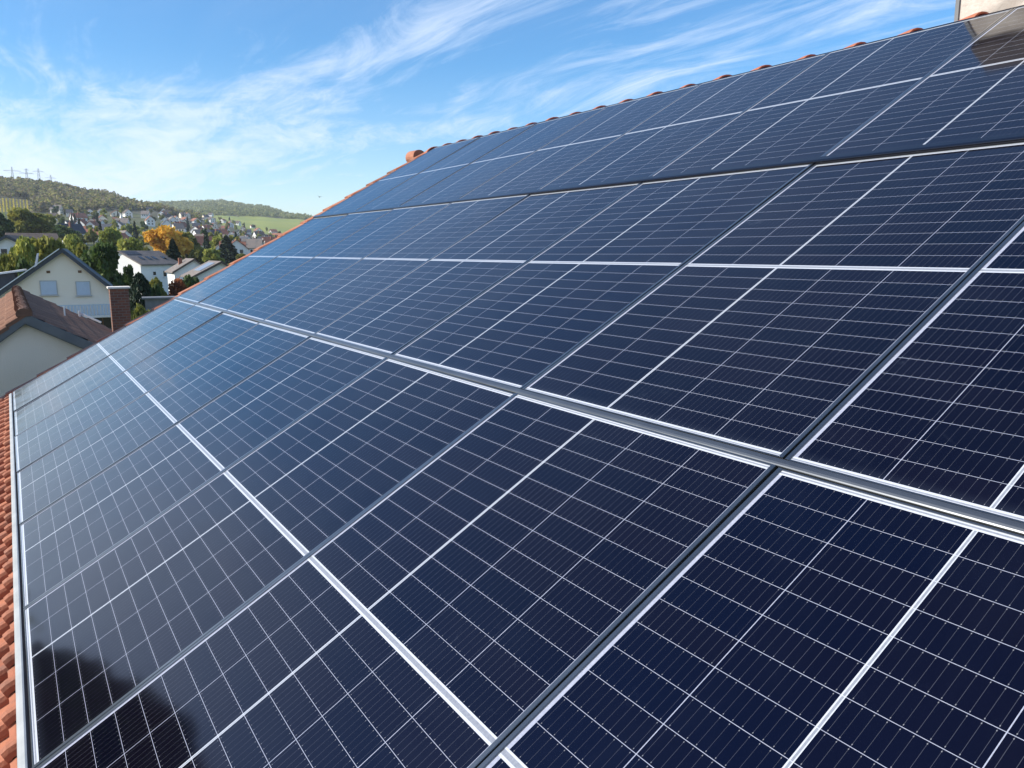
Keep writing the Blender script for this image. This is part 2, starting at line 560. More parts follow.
RAD = [0, 22, 40, 60, 120, 250, 400, 600, 800, 1000, 1250, 1500, 1900, 2400, 3000, 4000, 6000]
NEAR = [None, None, None, -.147, -.072, -.0225]
TAB = {
    -180: [.00, .00, .00, .00, .00, .00, .00, .00, .00, .004, .004],
    -60: [.00, .00, .00, .00, .00, .00, .00, .00, .00, .005, .004],
    -22: [.003, .014, .024, .036, .050, .060, .056, .05, .04, .03, .02],
    -3: [.004, .018, .030, .046, .062, .0735, .066, .056, .046, .03, .02],
    az_px(0): [.004, .018, .030, .046, .063, .0765, .067, .056, .046, .03, .02],
    az_px(50): [.004, .018, .030, .045, .060, .0710, .064, .055, .046, .03, .02],
    az_px(100): [.004, .018, .029, .043, .055, .0630, .058, .052, .049, .03, .02],
    az_px(150): [.002, .017, .028, .040, .047, .0500, .047, .046, .053, .03, .02],
    az_px(190): [.000, .014, .024, .034, .039, .0400, .041, .046, .0555, .03, .02],
    az_px(225): [-.003, .009, .017, .024, .029, .034, .041, .049, .0570, .03, .02],
    az_px(260): [-.006, .005, .011, .015, .020, .028, .040, .048, .0520, .03, .02],
    az_px(300): [-.007, .003, .008, .012, .017, .025, .037, .041, .0410, .03, .02],
    az_px(340): [-.007, .002, .007, .011, .015, .021, .030, .031, .029, .02, .015],
    az_px(450): [-.008, .000, .004, .006, .008, .010, .012, .012, .011, .01, .01],
    60: [-.008, .000, .001, .002, .003, .004, .004, .004, .004, .004, .004],
    180: [-.01, .00, .00, .00, .00, .00, .00, .00, .00, .004, .004],
}
AZK = sorted(TAB)
ZT = np.array([[-5.6 - CAM.z + 1.35, -5.65, -6.4, -.147 * 60, -.072 * 120, -.0225 * 250] + [s * r for s, r in zip(TAB[k], RAD[6:])] for k in AZK])
ZT[:, 3:] += CAM.z
ZT[:, 1:3] += 0.0
ZT[:, 0] = -5.6


def terr(azd, r):
    azd = np.asarray(azd, float)
    r = np.asarray(r, float)
    i = np.clip(np.searchsorted(AZK, azd) - 1, 0, len(AZK) - 2)
    k = np.array(AZK)
    t = (azd - k[i]) / (k[i + 1] - k[i])
    t = t * t * (3 - 2 * t)
    j = np.clip(np.searchsorted(RAD, r) - 1, 0, len(RAD) - 2)
    q = np.array(RAD, float)
    s = (r - q[j]) / (q[j + 1] - q[j])
    z0 = ZT[i, j] * (1 - s) + ZT[i, j + 1] * s
    z1 = ZT[i + 1, j] * (1 - s) + ZT[i + 1, j + 1] * s
    return z0 * (1 - t) + z1 * t


def terr_xy(x, y):
    dx_, dy_ = x - CAM.x, y - CAM.y
    return float(terr(math.degrees(math.atan2(dx_, dy_)), math.hypot(dx_, dy_)))


def polar(azd, r, z=None):
    x = CAM.x + math.sin(R(azd)) * r
    y = CAM.y + math.cos(R(azd)) * r
    return Vector((x, y, terr_xy(x, y) if z is None else z))


def slope_px(x, y):
    """tan(elevation) of the sight line through a pixel"""
    d = _f * F_PX + _r * (x - 512) + _u * (384 - y)
    return d.z / math.hypot(d.x, d.y)


def az_of(x, y):
    d = _f * F_PX + _r * (x - 512) + _u * (384 - y)
    return math.degrees(math.atan2(d.x, d.y))


def ground_r(x, y, rmin=230, rmax=3000):
    """distance at which the sight line meets the rising ground"""
    a, s = az_of(x, y), slope_px(x, y)
    rr = np.linspace(rmin, rmax, 700)
    z = terr(np.full_like(rr, a), rr)
    hit = np.nonzero(z >= CAM.z + s * rr)[0]
    return float(rr[hit[0]]) if len(hit) else None


azs = np.concatenate([np.arange(-180, -12, 4.0), np.arange(-12, 32, 0.25), np.arange(32, 180.1, 4.0)])
rads = np.concatenate([np.linspace(0, 60, 25)[1:], np.geomspace(62, 6000, 130)])
A, Q = np.meshgrid(azs, rads)
Z = terr(A, Q)
nzz = np.sin(A * 1.7 + Q * 0.011) * np.cos(Q * 0.017 + A * 0.6) * np.clip((Q - 300) / 900, 0, 1) * 1.6
Z = Z + nzz
X = CAM.x + np.sin(np.radians(A)) * Q
Y = CAM.y + np.cos(np.radians(A)) * Q
me = bpy.data.meshes.new("ground")
n_az, n_r = len(azs), len(rads)
verts = np.concatenate([np.array([[CAM.x, CAM.y, -5.6]]), np.stack([X, Y, Z], -1).reshape(-1, 3)])
faces, fm = [], []
for i in range(n_az - 1):
    faces.append((0, 1 + i + 1, 1 + i))
    fm.append(0)
for j in range(n_r - 1):
    for i in range(n_az - 1):
        a = 1 + j * n_az + i
        faces.append((a, a + 1, a + n_az + 1, a + n_az))
        azc, rc = azs[i], rads[j]
        k = 0
        if azc > 12.0 + (1700 - rc) * 0.0012 and azc < 24 and 1230 < rc < 1960 + (azc - 15) * 20: k = 1
        elif azc < 1.7 and rc > 1440 and rc < 1700: k = 1
        elif rc > 1000: k = 2
        fm.append(k)
me.from_pydata(verts.tolist(), [], faces)


def ground_mat(name, cols, scale, coord='Position'):
    def f(t, b):
        p = t.node('ShaderNodeNewGeometry').outputs[coord]
        n = t.noise(p, scale, 6, 0.6, 0.4)
        n2 = t.noise(p, scale * 9, 4, 0.6)
        c = t.ramp(n, [(0.3 + 0.4 * i / (len(cols) - 1), c_) for i, c_ in enumerate(cols)])
        c = t.mix(t.mul(n2, 0.5), c, tuple(v * 0.55 for v in cols[0]))
        t.put(b.inputs['Base Color'], c)
    return mat(name, rough=0.9, build=f)


me.materials.append(ground_mat("garden_grass", [(0.06, 0.085, 0.025), (0.10, 0.11, 0.035), (0.13, 0.11, 0.06)], 0.03))


def meadow(t, b):
    p = t.node('ShaderNodeNewGeometry').outputs['Position']
    n = t.noise(p, 0.006, 5, 0.55, 0.5)
    c = t.ramp(n, [(0.34, (0.20, 0.25, 0.045)), (0.52, (0.27, 0.30, 0.055)), (0.68, (0.30, 0.29, 0.07))])
    wv_ = t.node('ShaderNodeTexWave')
    t.put(wv_.inputs['Vector'], p)
    wv_.inputs['Scale'].default_value = 0.045
    wv_.inputs['Distortion'].default_value = 2.0
    c = t.mix(t.mul(wv_.outputs['Fac'], 0.42), c, (0.16, 0.19, 0.04))
    t.put(b.inputs['Base Color'], c)


me.materials.append(mat("meadow_grass", rough=0.9, build=meadow))
me.materials.append(ground_mat("forest_floor", [(0.055, 0.06, 0.024), (0.085, 0.08, 0.034), (0.11, 0.095, 0.045)], 0.02))
me.polygons.foreach_set('material_index', fm)
me.polygons.foreach_set('use_smooth', [True] * len(faces))
tag(link("ground", me), kind='structure')

# ------------------------------------------------------------------ our roof
RA = 0.5121
CA, SA = math.cos(RA), math.sin(RA)
VR = 5.55                        # ridge line
U_END = 8.40                     # far gable verge (metres along the ridge)
U_BEG = -5.0
TT = -0.045                      # tile crest below the glass plane


def RP(u, v, h=0.0):
    return Vector((v * CA - h * SA, u, v * SA + h * CA))


def tile_sheet(O, eu, ev, en, nu, nv, tw, tl, amp, name, m, parent, v_first=0.0):
    """interlocking clay tiles: one mesh, each tile with a rolled edge and a lip over the course below"""
    O, eu, ev, en = Vector(O), Vector(eu), Vector(ev), Vector(en)
    prof = [(0.0, 0.25), (0.015, 0.62), (0.05, 0.88), (0.11, 1.0), (0.17, 0.99), (0.24, 0.90), (0.31, 0.70), (0.39, 0.44), (0.48, 0.25), (0.6, 0.15), (0.8, 0.10), (0.93, 0.12), (1.0, 0.18)]
    b = MB()
    rs = random.Random(3)
    lip = 0.022
    for j in range(nv):
        for i in range(nu):
            jt = rs.uniform(-0.004, 0.004)
            jv = rs.uniform(-0.006, 0.006)
            rows = []
            for (vv, hh) in ((0.0, -0.022), (0.0, lip), (0.06, lip + 0.003), (1.04, 0.0)):
                rows.append([O + eu * ((i + s) * tw) + ev * (v_first + (j + vv) * tl + jv) + en * (amp * (p - 1.0) + hh - lip + jt) for s, p in prof])
            i0 = len(b.v)
            n = len(prof)
            for r_ in rows:
                b.v += [tuple(p) for p in r_]
            for r_ in range(3):
                for k in range(n - 1):
                    a = i0 + r_ * n + k
                    b.f.append([a, a + 1, a + n + 1, a + n])
                    b.uv.append([(i + .5, j + .5)] * 4)
            # closing side wall under the roll
            lo = [rows[1][0] - en * 0.035, rows[3][0] - en * 0.035]
            b.face([rows[1][0], rows[3][0], lo[1], lo[0]], [(i + .5, j + .5)] * 4)
    return b.build(name, m, parent, smooth=False)


house = empty("tiled_house", (0, 0, 0))
tag(house, "house under the solar panels, orange clay tiles showing at its eave, gable edge and ridge", "house")
eu, ev, en = Vector((0, 1, 0)), Vector((CA, 0, SA)), Vector((-SA, 0, CA))
TW, TL = 0.2, 0.335
NU = int(round((U_END - U_BEG) / TW))
O_ = RP(U_BEG, -0.445, TT)
roof = tile_sheet(O_, eu, ev, en, NU, 18, TW, TL, 0.05, "roof", M_TILE, house)
# verge tiles along the far gable: each an overlapping piece with a turned-down cheek
vb = MB()
for j in range(18):
    v0 = -0.445 + j * TL
    c = []
    for v, h in ((v0, TT - 0.018), (v0 + TL * 1.05, TT - 0.036)):
        c.append([RP(U_END - 0.05, v, h - 0.012), RP(U_END - 0.01, v, h), RP(U_END + 0.05, v, h + 0.004), RP(U_END + 0.10, v, h - 0.004), RP(U_END + 0.105, v, h - 0.14)])
    i0 = len(vb.v)
    vb.grid(c)
    vb.face([c[0][0], c[0][1], c[0][2], c[0][3], c[0][4], RP(U_END - 0.05, v0, TT - 0.06)])
verge = vb.build("verge_tile", M_VERGE, roof)
# the northern slope
XR, ZR = RP(0, VR, TT).x, RP(0, VR, TT).z
nb = MB()
nb.face([(XR, U_BEG, ZR - 0.03), (XR, U_END + .1, ZR - 0.03), (2 * XR + 0.42, U_END + .1, -0.30), (2 * XR + 0.42, U_BEG, -0.30)])
nb.face([(XR, U_BEG, ZR - 0.16), (2 * XR + 0.42, U_BEG, -0.44), (2 * XR + 0.42, U_END + .1, -0.44), (XR, U_END + .1, ZR - 0.16)])
nb.face([RP(U_BEG, -0.45, -0.2), RP(U_END, -0.45, -0.2), RP(U_END, VR, -0.2), RP(U_BEG, VR, -0.2)])
nb.build("roof_underside", M_DARK, house)
wb = MB()
zb = -6.2
wb.prism([(0.15, zb), (2 * XR - 0.15, zb), (2 * XR - 0.15, -0.30), (XR, ZR - 0.30), (0.15, -0.32)], U_BEG + 0.3, U_END - 0.25)
wb.build("wall", M_STUCCO, house)
gb = MB()
P = []
for u in (U_BEG, U_END + 0.1):
    P.append([RP(u, -0.53, -0.10) + Vector((0.075 * math.cos(t) - 0.03, 0, 0.075 * math.sin(t) - 0.03)) for t in np.linspace(PI, 2 * PI, 9)])
gb.grid(P)
gb.build("gutter", M_METAL, house, smooth=True)
# ridge tiles: tapered half-round shells, the wide open end towards the camera
y = U_END + 0.12
k = 0
proto_rt = None
while y > U_BEG:
    if proto_rt is None:
        rb = MB()
        rows_o, rows_i = [], []
        L_ = 0.43
        for s in (0.0, 0.06, 0.5, 1.0):
            ro = 0.140 if s < 0.1 else 0.134 - 0.066 * s
            ths = np.linspace(-0.10 * PI, 1.10 * PI, 15)
            rows_o.append([(ro * 1.12 * math.cos(t), s * L_, ro * math.sin(t) * 0.92) for t in ths])
            rows_i.append([((ro - 0.011) * 1.12 * math.cos(t), s * L_, (ro - 0.011) * math.sin(t) * 0.92) for t in ths])
        rb.grid([r_[::-1] for r_ in rows_o])
        rb.grid(rows_i)
        for k2 in range(14):
            rb.face([rows_o[0][k2], rows_o[0][k2 + 1], rows_i[0][k2 + 1], rows_i[0][k2]])
        proto_rt = rb.build("ridge_tile", M_RIDGE, roof, smooth=True)
        o = proto_rt
    else:
        o = proto_rt.copy()
        col.objects.link(o)
        o.parent = roof
    o.location = (XR + random.uniform(-.004, .004), y - 0.40, ZR - 0.127 + random.uniform(-.003, .003))
    o.rotation_euler = (R(1.2) + random.uniform(-.006, .006), 0, random.uniform(-.012, .012))
    y -= 0.375
# blunt end cap closing the ridge at the far gable
eb = MB()
P = []
for s, q in ((0.0, 0.0), (0.004, 0.70), (0.24, 0.74), (0.25, 0.70), (0.252, 0.0)):
    P.append([(0.135 * q * math.cos(t), s, 0.125 * q * math.sin(t)) for t in np.linspace(-0.2 * PI, 1.2 * PI, 15)])
eb.grid([p[::-1] for p in P])
ec = eb.build("ridge_end_cap", M_VERGE, roof, smooth=False)
ec.location = (XR, U_END + 0.22, ZR - 0.075)

# chimney on the ridge (top right)
cy0, cy1, cx0, cx1 = 0.62, 1.56, XR + 0.06, XR + 0.72
cb = MB()
cb.box(cx0, cx1, cy0, cy1, 1.9, ZR + 0.38)
chim = cb.build("chimney", M_CHIMSTONE, house)
cb = MB()
cb.box(cx0 - 0.035, cx1 + 0.035, cy0 - 0.035, cy1 + 0.035, ZR + 0.38, ZR + 0.62)
cb.build("chimney_cap", M_CHIMDARK, chim)
cb = MB()
cb.box(cx0 - 0.012, cx0 + 0.03, cy1 - 0.008, cy1 + 0.014, ZR - 0.1, ZR + 0.38)
cb.build("flashing", M_GREYFASCIA, chim)

# ------------------------------------------------------------------ solar panels
ROT = Matrix(((0, CA, -SA), (-1, 0, 0), (0, SA, CA))).to_4x4()
ROWV = [0.008, 1.776, 3.565]


def panel_meshes():
    g = MB()
    g.box(0.004, PW - 0.004, 0.003, PL - 0.003, -0.006, 0.0)
    gm = g.build("glass_face", M_CELL)
    f = MB()
    for x0, x1 in ((0.0, FR), (PW - FR, PW)):
        e = 0.0012
        a, b_ = -0.032, 0.0034
        # chamfered bar
        pr = [(x0, a), (x1, a), (x1, b_ - e), (x1 - e, b_), (x0 + e, b_), (x0, b_ - e)]
        n = len(pr)
        i = len(f.v)
        f.v += [(x, 0.0, z) for x, z in pr] + [(x, PL, z) for x, z in pr]
        f.f += [[i + k for k in range(n)], [i + n + k for k in reversed(range(n))]]
        f.uv += [None, None]
        for k in range(n):
            f.f.append([i + k, i + n + k, i + n + (k + 1) % n, i + (k + 1) % n])
            f.uv.append(None)
    f.box(FR, PW - FR, 0.0, 0.004, -0.032, 0.0022)
    f.box(FR, PW - FR, PL - 0.004, PL, -0.032, 0.0022)
    fm_ = f.build("frame", M_FRAME)
    return gm, fm_


gm, fmm = panel_meshes()
ORD = {6: "at the far gable end", 5: "second from the far gable", 4: "third from the far gable", 3: "fourth from the far gable",
       2: "fifth from the far gable", 1: "sixth from the far gable", 0: "seventh from the far gable",
       -1: "eighth from the far gable", -2: "ninth from the far gable", -3: "tenth from the far gable"}
ROWN = ["bottom row", "middle row", "top row"]
first = True
for r_ in range(3):
    for j in range(6, -4, -1):
        e = empty("solar_panel")
        if first:
            gm.parent = e
            fmm.parent = e
            first = False
        else:
            for src in (gm, fmm):
                c = src.copy()
                col.objects.link(c)
                c.parent = e
        tilt = Matrix.Rotation(R(random.uniform(-.3, .3) * (1, 1, .35)[r_]), 4, 'X') @ Matrix.Rotation(R(random.uniform(-.18, .18)), 4, 'Y')
        # local x runs towards smaller u, so the module starts at its far edge
        org = RP((j + 1) * PITCH - 0.0025, ROWV[r_])
        ctr = Matrix.Translation((PW / 2, PL / 2, 0))
        e.matrix_world = Matrix.Translation(org) @ ROT @ ctr @ tilt @ ctr.inverted()
        tag(e, "dark blue solar panel in the %s, %s" % (ROWN[r_], ORD[j]), "solar panel", "solar panels on the roof")


def rail(v0, v1, h, label, u0=-3 * PITCH - 0.02, u1=7 * PITCH + 0.02, m=None):
    b = MB()
    pr = [(v0, -0.045), (v1, -0.045), (v1, h - 0.003), (v1 - 0.004, h), (v0 + 0.014, h - 0.0004), (v0 + 0.008, h - 0.0012), (v0 + 0.003, h - 0.0028), (v0 + 0.0006, h - 0.0048), (v0, h - 0.007)]
    n = len(pr)
    b.v += [tuple(RP(u0, v, z)) for v, z in pr] + [tuple(RP(u1, v, z)) for v, z in pr]
    b.f += [[k for k in range(n)], [n + k for k in reversed(range(n))]]
    for k in range(n):
        b.f.append([k, n + k, n + (k + 1) % n, (k + 1) % n])
    b.uv += [None] * len(b.f)
    o = b.build("mounting_rail", m or M_RAIL)
    o.location = (0, 0, 0)
    tag(o, label, "rail", "mounting rails between the panel rows")
    return o


rail(-0.036, -0.007, -0.001, "grey mounting rail along the eave below the bottom row of panels", m=M_RAILPALE)
rail(1.7525, 1.7755, 0.0075, "broad grey mounting rail between the bottom and middle rows of panels")
rail(3.5195, 3.5635, 0.0135, "dark mounting rail between the middle and top rows of panels", m=M_RAILDARK)
rail(5.3085, 5.328, 0.003, "thin dark mounting rail along the ridge above the top row of panels", m=M_RAILDARK)

# ------------------------------------------------------------------ trees
def leaf_cloud(centers, size, seed, tint=None):
    """one quad per centre with random orientation -> verts, faces arrays"""
    g = np.random.default_rng(seed)
    n = len(centers)
    a = g.normal(size=(n, 3))
    a /= np.linalg.norm(a, axis=1)[:, None]
    h = g.normal(size=(n, 3))
    b = np.cross(a, h)
    b /= np.linalg.norm(b, axis=1)[:, None]
    s = size * g.uniform(0.55, 1.25, n)[:, None]
    l = s * g.uniform(0.75, 1.3, n)[:, None]
    v = np.stack([centers - a * s * 0.5, centers - b * l * 0.55 + a * s * .12, centers + a * s * 0.5, centers + b * l * 0.55 - a * s * .1], 1).reshape(-1, 3)
    return v


def cloud_mesh(name, v, m, tint):
    n = len(v) // 4
    me = bpy.data.meshes.new(name)
    me.vertices.add(len(v))
    me.vertices.foreach_set('co', v.astype(np.float32).ravel())
    me.loops.add(len(v))
    me.loops.foreach_set('vertex_index', np.arange(len(v), dtype=np.int32))
    me.polygons.add(n)
    me.polygons.foreach_set('loop_start', np.arange(0, 4 * n, 4, dtype=np.int32))
    me.update(calc_edges=True)
    at = me.attributes.new('tint', 'FLOAT', 'FACE')
    at.data.foreach_set('value', np.clip(tint, 0, 1).astype(np.float32))
    me.materials.append(m)
    return me


def crown_points(kind, n, seed):
    """points in a unit crown: radius ~0.5, height 1 (z 0..1); also a clump tint"""
    g = np.random.default_rng(seed)
    if kind == 'conifer':
        t = g.uniform(0, 1, n) ** 0.75
        z = 1 - t
        tier = 0.5 + 0.5 * np.abs(np.sin(z * 22 + g.uniform(0, .6, n)))
        r = 0.5 * (t ** 0.9) * (0.35 + 0.65 * np.sqrt(g.uniform(0, 1, n))) * (0.62 + 0.38 * tier)
        th = g.uniform(0, 2 * PI, n)
        lob = 1 + 0.18 * np.sin(5 * th + 9 * z)
        p = np.stack([r * lob * np.cos(th), r * lob * np.sin(th), z - 0.10 * r], 1)
        return p, g.uniform(0.2, 0.9, n)
    if kind == 'column':
        t = g.uniform(0, 1, n)
        z = t
        prof = np.where(z < 0.75, 0.5, 0.5 * np.sqrt(np.clip(1 - ((z - .75) / .25) ** 2, 0, 1)))
        prof = prof * np.clip(z / .08 + .55, 0, 1)
        r = prof * (0.4 + 0.6 * np.sqrt(g.uniform(0, 1, n)))
        th = g.uniform(0, 2 * PI, n)
        return np.stack([r * np.cos(th), r * np.sin(th), z], 1), g.uniform(0.1, 0.8, n)
    k = {'broad': 15, 'bush': 9, 'far': 6}[kind]
    cs, rad, tn = [], [], []
    for i in range(k):
        zz = g.uniform(0.22, 0.86)
        rr = 0.40 * math.sqrt(max(0.05, 1 - ((zz - 0.48) / 0.52) ** 2)) * g.uniform(0.25, 1.0)
        th = i * 2.4 + g.uniform(-.5, .5)
        cs.append((rr * math.cos(th), rr * math.sin(th), zz))
        rad.append(g.uniform(0.11, 0.21))
        tn.append(g.uniform(0.15, 0.85))
    cs.append((0, 0, 0.5)); rad.append(0.24); tn.append(0.45)
    cs, rad, tn = np.array(cs), np.array(rad), np.array(tn)
    pk = rad ** 2 / (rad ** 2).sum()
    w = g.choice(len(cs), n, p=pk)
    d = g.normal(size=(n, 3))
    d /= np.linalg.norm(d, axis=1)[:, None]
    rr = rad[w] * (0.45 + 0.55 * g.uniform(0, 1, n) ** 0.5) * g.uniform(0.9, 1.18, n)
    p = cs[w] + d * rr[:, None] * np.array([1, 1, 0.9])
    p[:, 2] = np.clip(p[:, 2], 0.0, 1.02)
    return p, np.clip(tn[w] + g.uniform(-.12, .12, n), 0, 1)


def tree_proto(kind, n, leaf, m, seed, trunk=0.25, name="tree", aspect=1.0):
    """crown of unit width above a tapered trunk with limbs; total height 1, crown starts at `trunk`"""
    root = empty(name)
    p, tn = crown_points(kind, n, seed)
    p = p * np.array([1, 1, 1 - trunk]) + np.array([0, 0, trunk])
    v = leaf_cloud(p * np.array([1, 1, aspect]), leaf, seed + 1)
    v = v / np.array([1, 1, aspect])
    crown = link("crown", cloud_mesh("crown", v, m, tn), root)
    g = random.Random(seed)
    b = MB()
    seg = 7
    def limb(p0, p1, r0, r1):
        p0, p1 = Vector(p0), Vector(p1)
        d = (p1 - p0).normalized()
        a = d.orthogonal().normalized()
        c = d.cross(a)
        rows = []
        for q, rr in ((p0, r0), (p1, r1)):
            rows.append([q + (a * math.cos(t) + c * math.sin(t)) * rr for t in np.linspace(0, 2 * PI, seg)])
        b.grid(rows)
    top = 0.95 if kind in ('conifer', 'column') else 0.62
    limb((0, 0, -0.03), (0.005, 0, top * .5), 0.030, 0.022)
    limb((0.005, 0, top * .5), (0, 0.005, top), 0.022, 0.006)
    if kind in ('broad', 'bush', 'far'):
        for i in range(6):
            th = i * 2.4
            z0 = trunk * .8 + 0.05 * i
            limb((0, 0, z0), (0.28 * math.cos(th), 0.28 * math.sin(th), z0 + 0.24), 0.014, 0.004)
    b.build("trunk", M_BARK, root)
    return root


PROTO = {}
USED = set()


def plant(key, spec, loc, width, height, label, cat="tree", group=None, rz=None):
    if key not in PROTO:
        PROTO[key] = tree_proto(*spec)
        o = PROTO[key]
    else:
        o = copy_tree(PROTO[key])
    o.location = loc
    o.scale = (width, width, height)
    o.rotation_euler = (0, 0, random.uniform(0, 6.28) if rz is None else rz)
    for k in ('group',):
        if k in o and not group:
            del o[k]
    tag(o, label, cat, group)
    return o


def tree_at(key, spec, px, ytop, wpx, r, label, cat="tree", group=None, ybase=None, grow=1.0):
    """tree standing on the ground at distance r in the direction of a pixel column"""
    a = az_of(px, 250)
    base = polar(a, r)
    if ybase is not None:
        base.z = CAM.z + slope_px(px, ybase) * r
    top = CAM.z + slope_px(px, ytop) * r
    w = wpx * r / (905 if px < 130 else 870)
    return plant(key, spec, base, w * grow, max(1.0, top - base.z), label, cat, group)


S = {
    'broad_dark': ('broad', 5200, 0.085, L_DARK, 11, 0.12, "broadleaf_tree", 1.0),
    'broad_olive': ('broad', 4600, 0.085, L_OLIVE, 12, 0.12, "broadleaf_tree", 1.0),
    'broad_lime': ('broad', 3600, 0.085, L_LIME, 13, 0.12, "broadleaf_tree", 1.0),
    'gold': ('broad', 4200, 0.08, L_GOLD, 14, 0.12, "autumn_tree", 1.0),
    'red': ('bush', 2200, 0.10, L_RED, 15, 0.06, "autumn_tree", 1.5),
    'bush_dark': ('bush', 2200, 0.10, L_DARK, 16, 0.05, "shrub", 1.0),
    'bush_olive': ('bush', 2200, 0.10, L_OLIVE, 17, 0.05, "shrub", 1.0),
    'bush_lime': ('bush', 2000, 0.10, L_LIME, 18, 0.05, "shrub", 1.0),
    'conifer': ('conifer', 3200, 0.11, L_CONIFER, 19, 0.08, "conifer_tree", 1.8),
    'column': ('column', 3600, 0.12, L_CONIFER, 20, 0.04, "cypress_tree", 2.2),
    'far_dark': ('far', 420, 0.17, L_DARK, 21, 0.10, "village_tree", 1.0),
    'far_olive': ('far', 420, 0.17, L_OLIVE, 22, 0.10, "village_tree", 1.0),
    'far_lime': ('far', 420, 0.17, L_LIME, 23, 0.10, "village_tree", 1.0),
    'far_con': ('conifer', 420, 0.18, L_CONIFER, 24, 0.08, "village_conifer", 1.8),
}


def T(kind, *a, **k):
    return tree_at(kind, S[kind], *a, **k)


# middle distance, each tree where the photograph shows it
T('broad_dark', 104, 244, 50, 92, "dark green leafy tree behind the right slope of the cream gabled house")
T('broad_olive', 84, 243, 22, 97, "olive green tree peeping over the cream house ridge", ybase=296)
T('broad_olive', 45, 236, 44, 108, "mottled olive green tree left of the cream house gable peak")
T('broad_lime', 26, 240, 34, 104, "yellow green tree between the white gabled house and the cream house")
T('broad_olive', 8, 252, 30, 84, "olive and rust tree in front of the white gabled house at the left edge")
T('bush_dark', 24, 262, 26, 82, "dark green shrub just left of the cream house roof")
T('broad_olive', 30, 208, 42, 330, "large olive tree at the foot of the striped vineyard", ybase=247)
T('broad_olive', 46, 214, 30, 345, "second large olive tree under the vineyard, right of the largest one", ybase=247)
T('broad_dark', 3, 212, 30, 300, "large dark green tree at the left edge under the vineyard", ybase=247)
T('far_dark', 66, 226, 30, 395, "low dark green tree right of the two large olive trees", ybase=241)
T('far_dark', 58, 229, 24, 385, "squat dark green tree at the right foot of the large olive trees", ybase=242)
T('broad_lime', 111, 229, 30, 215, "light green tree above the dark tree, left of the long white house")
T('broad_lime', 131, 239, 28, 190, "yellow green tree behind the left end of the long white house")
T('bush_olive', 98, 240, 22, 160, "small olive tree between the cream house peak and the light green tree")
T('broad_lime', 72, 236, 26, 190, "pale green tree above the cream house peak")
T('bush_olive', 148, 244, 16, 210, "small olive shrub below the golden tree, left of the conifer")
T('gold', 169, 226, 44, 260, "large golden orange autumn tree behind the long white house")
T('broad_olive', 186, 231, 26, 275, "olive yellow tree touching the right side of the golden tree")
T('conifer', 173, 239, 27, 150, "dark pointed conifer at the right end of the long white house", ybase=277)
T('column', 137, 274.5, 19, 70, "almost black column shaped cypress right of the brick chimney")
T('red', 172, 275, 30, 92, "russet red small tree in front of the right-hand white houses")
T('bush_olive', 156, 272, 28, 88, "green shrub between the cypress and the russet tree")
T('bush_olive', 139, 297, 30, 58, "rusty green shrub at the foot of the cypress")
T('bush_dark', 188, 277, 24, 98, "dark green shrub right of the russet tree")
T('bush_dark', 127, 266, 14, 80, "dark shrub squeezed between the dark tree and the cypress", ybase=300)
T('bush_dark', 148, 284, 22, 76, "dark green shrub right of the cypress base")
T('bush_olive', 120, 292, 20, 62, "olive shrub behind the brick chimney")
T('bush_lime', 163, 287, 16, 82, "small yellow green shrub left of the russet tree base")
T('bush_dark', 196, 284, 18, 90, "low dark shrub below the white houses")
T('broad_lime', 212, 249, 24, 250, "yellow green tree behind the white houses at the roof edge")
T('conifer', 227, 236, 30, 300, "dark broad conifer right of the yellow green tree", ybase=264)
T('bush_olive', 244, 252, 22, 260, "olive shrub next to the roof edge, right of the broad conifer")
T('bush_lime', 236, 258, 16, 240, "light green shrub below the broad conifer")
T('far_olive', 215, 231, 15, 470, "tall olive tree among the village roofs above the broad conifer")
T('broad_olive', 198, 247, 18, 255, "olive tree between the golden tree and the white houses at the roof edge")
# trees beside the houses, left of the picture; they show as the dark reflection in the bottom left panels
plant('garden', ('broad', 6000, 0.075, L_DARK, 31, 0.10, "garden_tree", 1.3), polar(-22.0, 13.4), 3.6, 10.6, "dark garden tree left of the neighbouring house, mirrored in the bottom left panel")
plant('garden2', ('bush', 3000, 0.085, L_OLIVE, 33, 0.10, "garden_tree", 1.3), polar(-18.6, 14.6), 2.6, 8.9, "smaller olive garden tree beside the dark one, mirrored in the bottom left panel")

# ------------------------------------------------------------------ houses
def gable_house(name, loc, rz, w0, w1, d, ridge, eaveL, eaveR, wall_m, roof_m, oh=0.35, th=0.22, zb=-9.0, fascia=None):
    """gable faces local -Y at y=0; x from -w0 to w1; heights are relative to loc.z"""
    root = empty(name, loc, rz)
    b = MB()
    b.prism([(-w0, zb), (w1, zb), (w1, eaveR), (0, ridge), (-w0, eaveL)], 0.0, d)
    b.build("wall", wall_m, root)
    b = MB()
    sl, sr = (ridge - eaveL) / w0, (ridge - eaveR) / w1
    xl, xr = -w0 - oh, w1 + oh
    b.prism([(xl, ridge - sl * -xl + 0.03), (0, ridge + 0.03), (0, ridge + th), (xl, ridge + th - sl * -xl)], -oh, d + oh)
    b.prism([(0.0, ridge + 0.03), (xr, ridge - sr * xr + 0.03), (xr, ridge - sr * xr + th), (0.0, ridge + th)], -oh, d + oh)
    rf = b.build("roof", roof_m, root)
    if fascia:
        b = MB()
        b.prism([(xl, ridge - sl * -xl - 0.08), (0, ridge - 0.08), (0, ridge + th + 0.02), (xl, ridge + th + 0.02 - sl * -xl)], -oh - 0.05, -oh - 0.003)
        b.prism([(0.0, ridge - 0.08), (xr, ridge - sr * xr - 0.08), (xr, ridge - sr * xr + th + 0.02), (0.0, ridge + th + 0.02)], -oh - 0.05, -oh - 0.003)
        b.build("fascia", fascia, rf)
    return root, rf


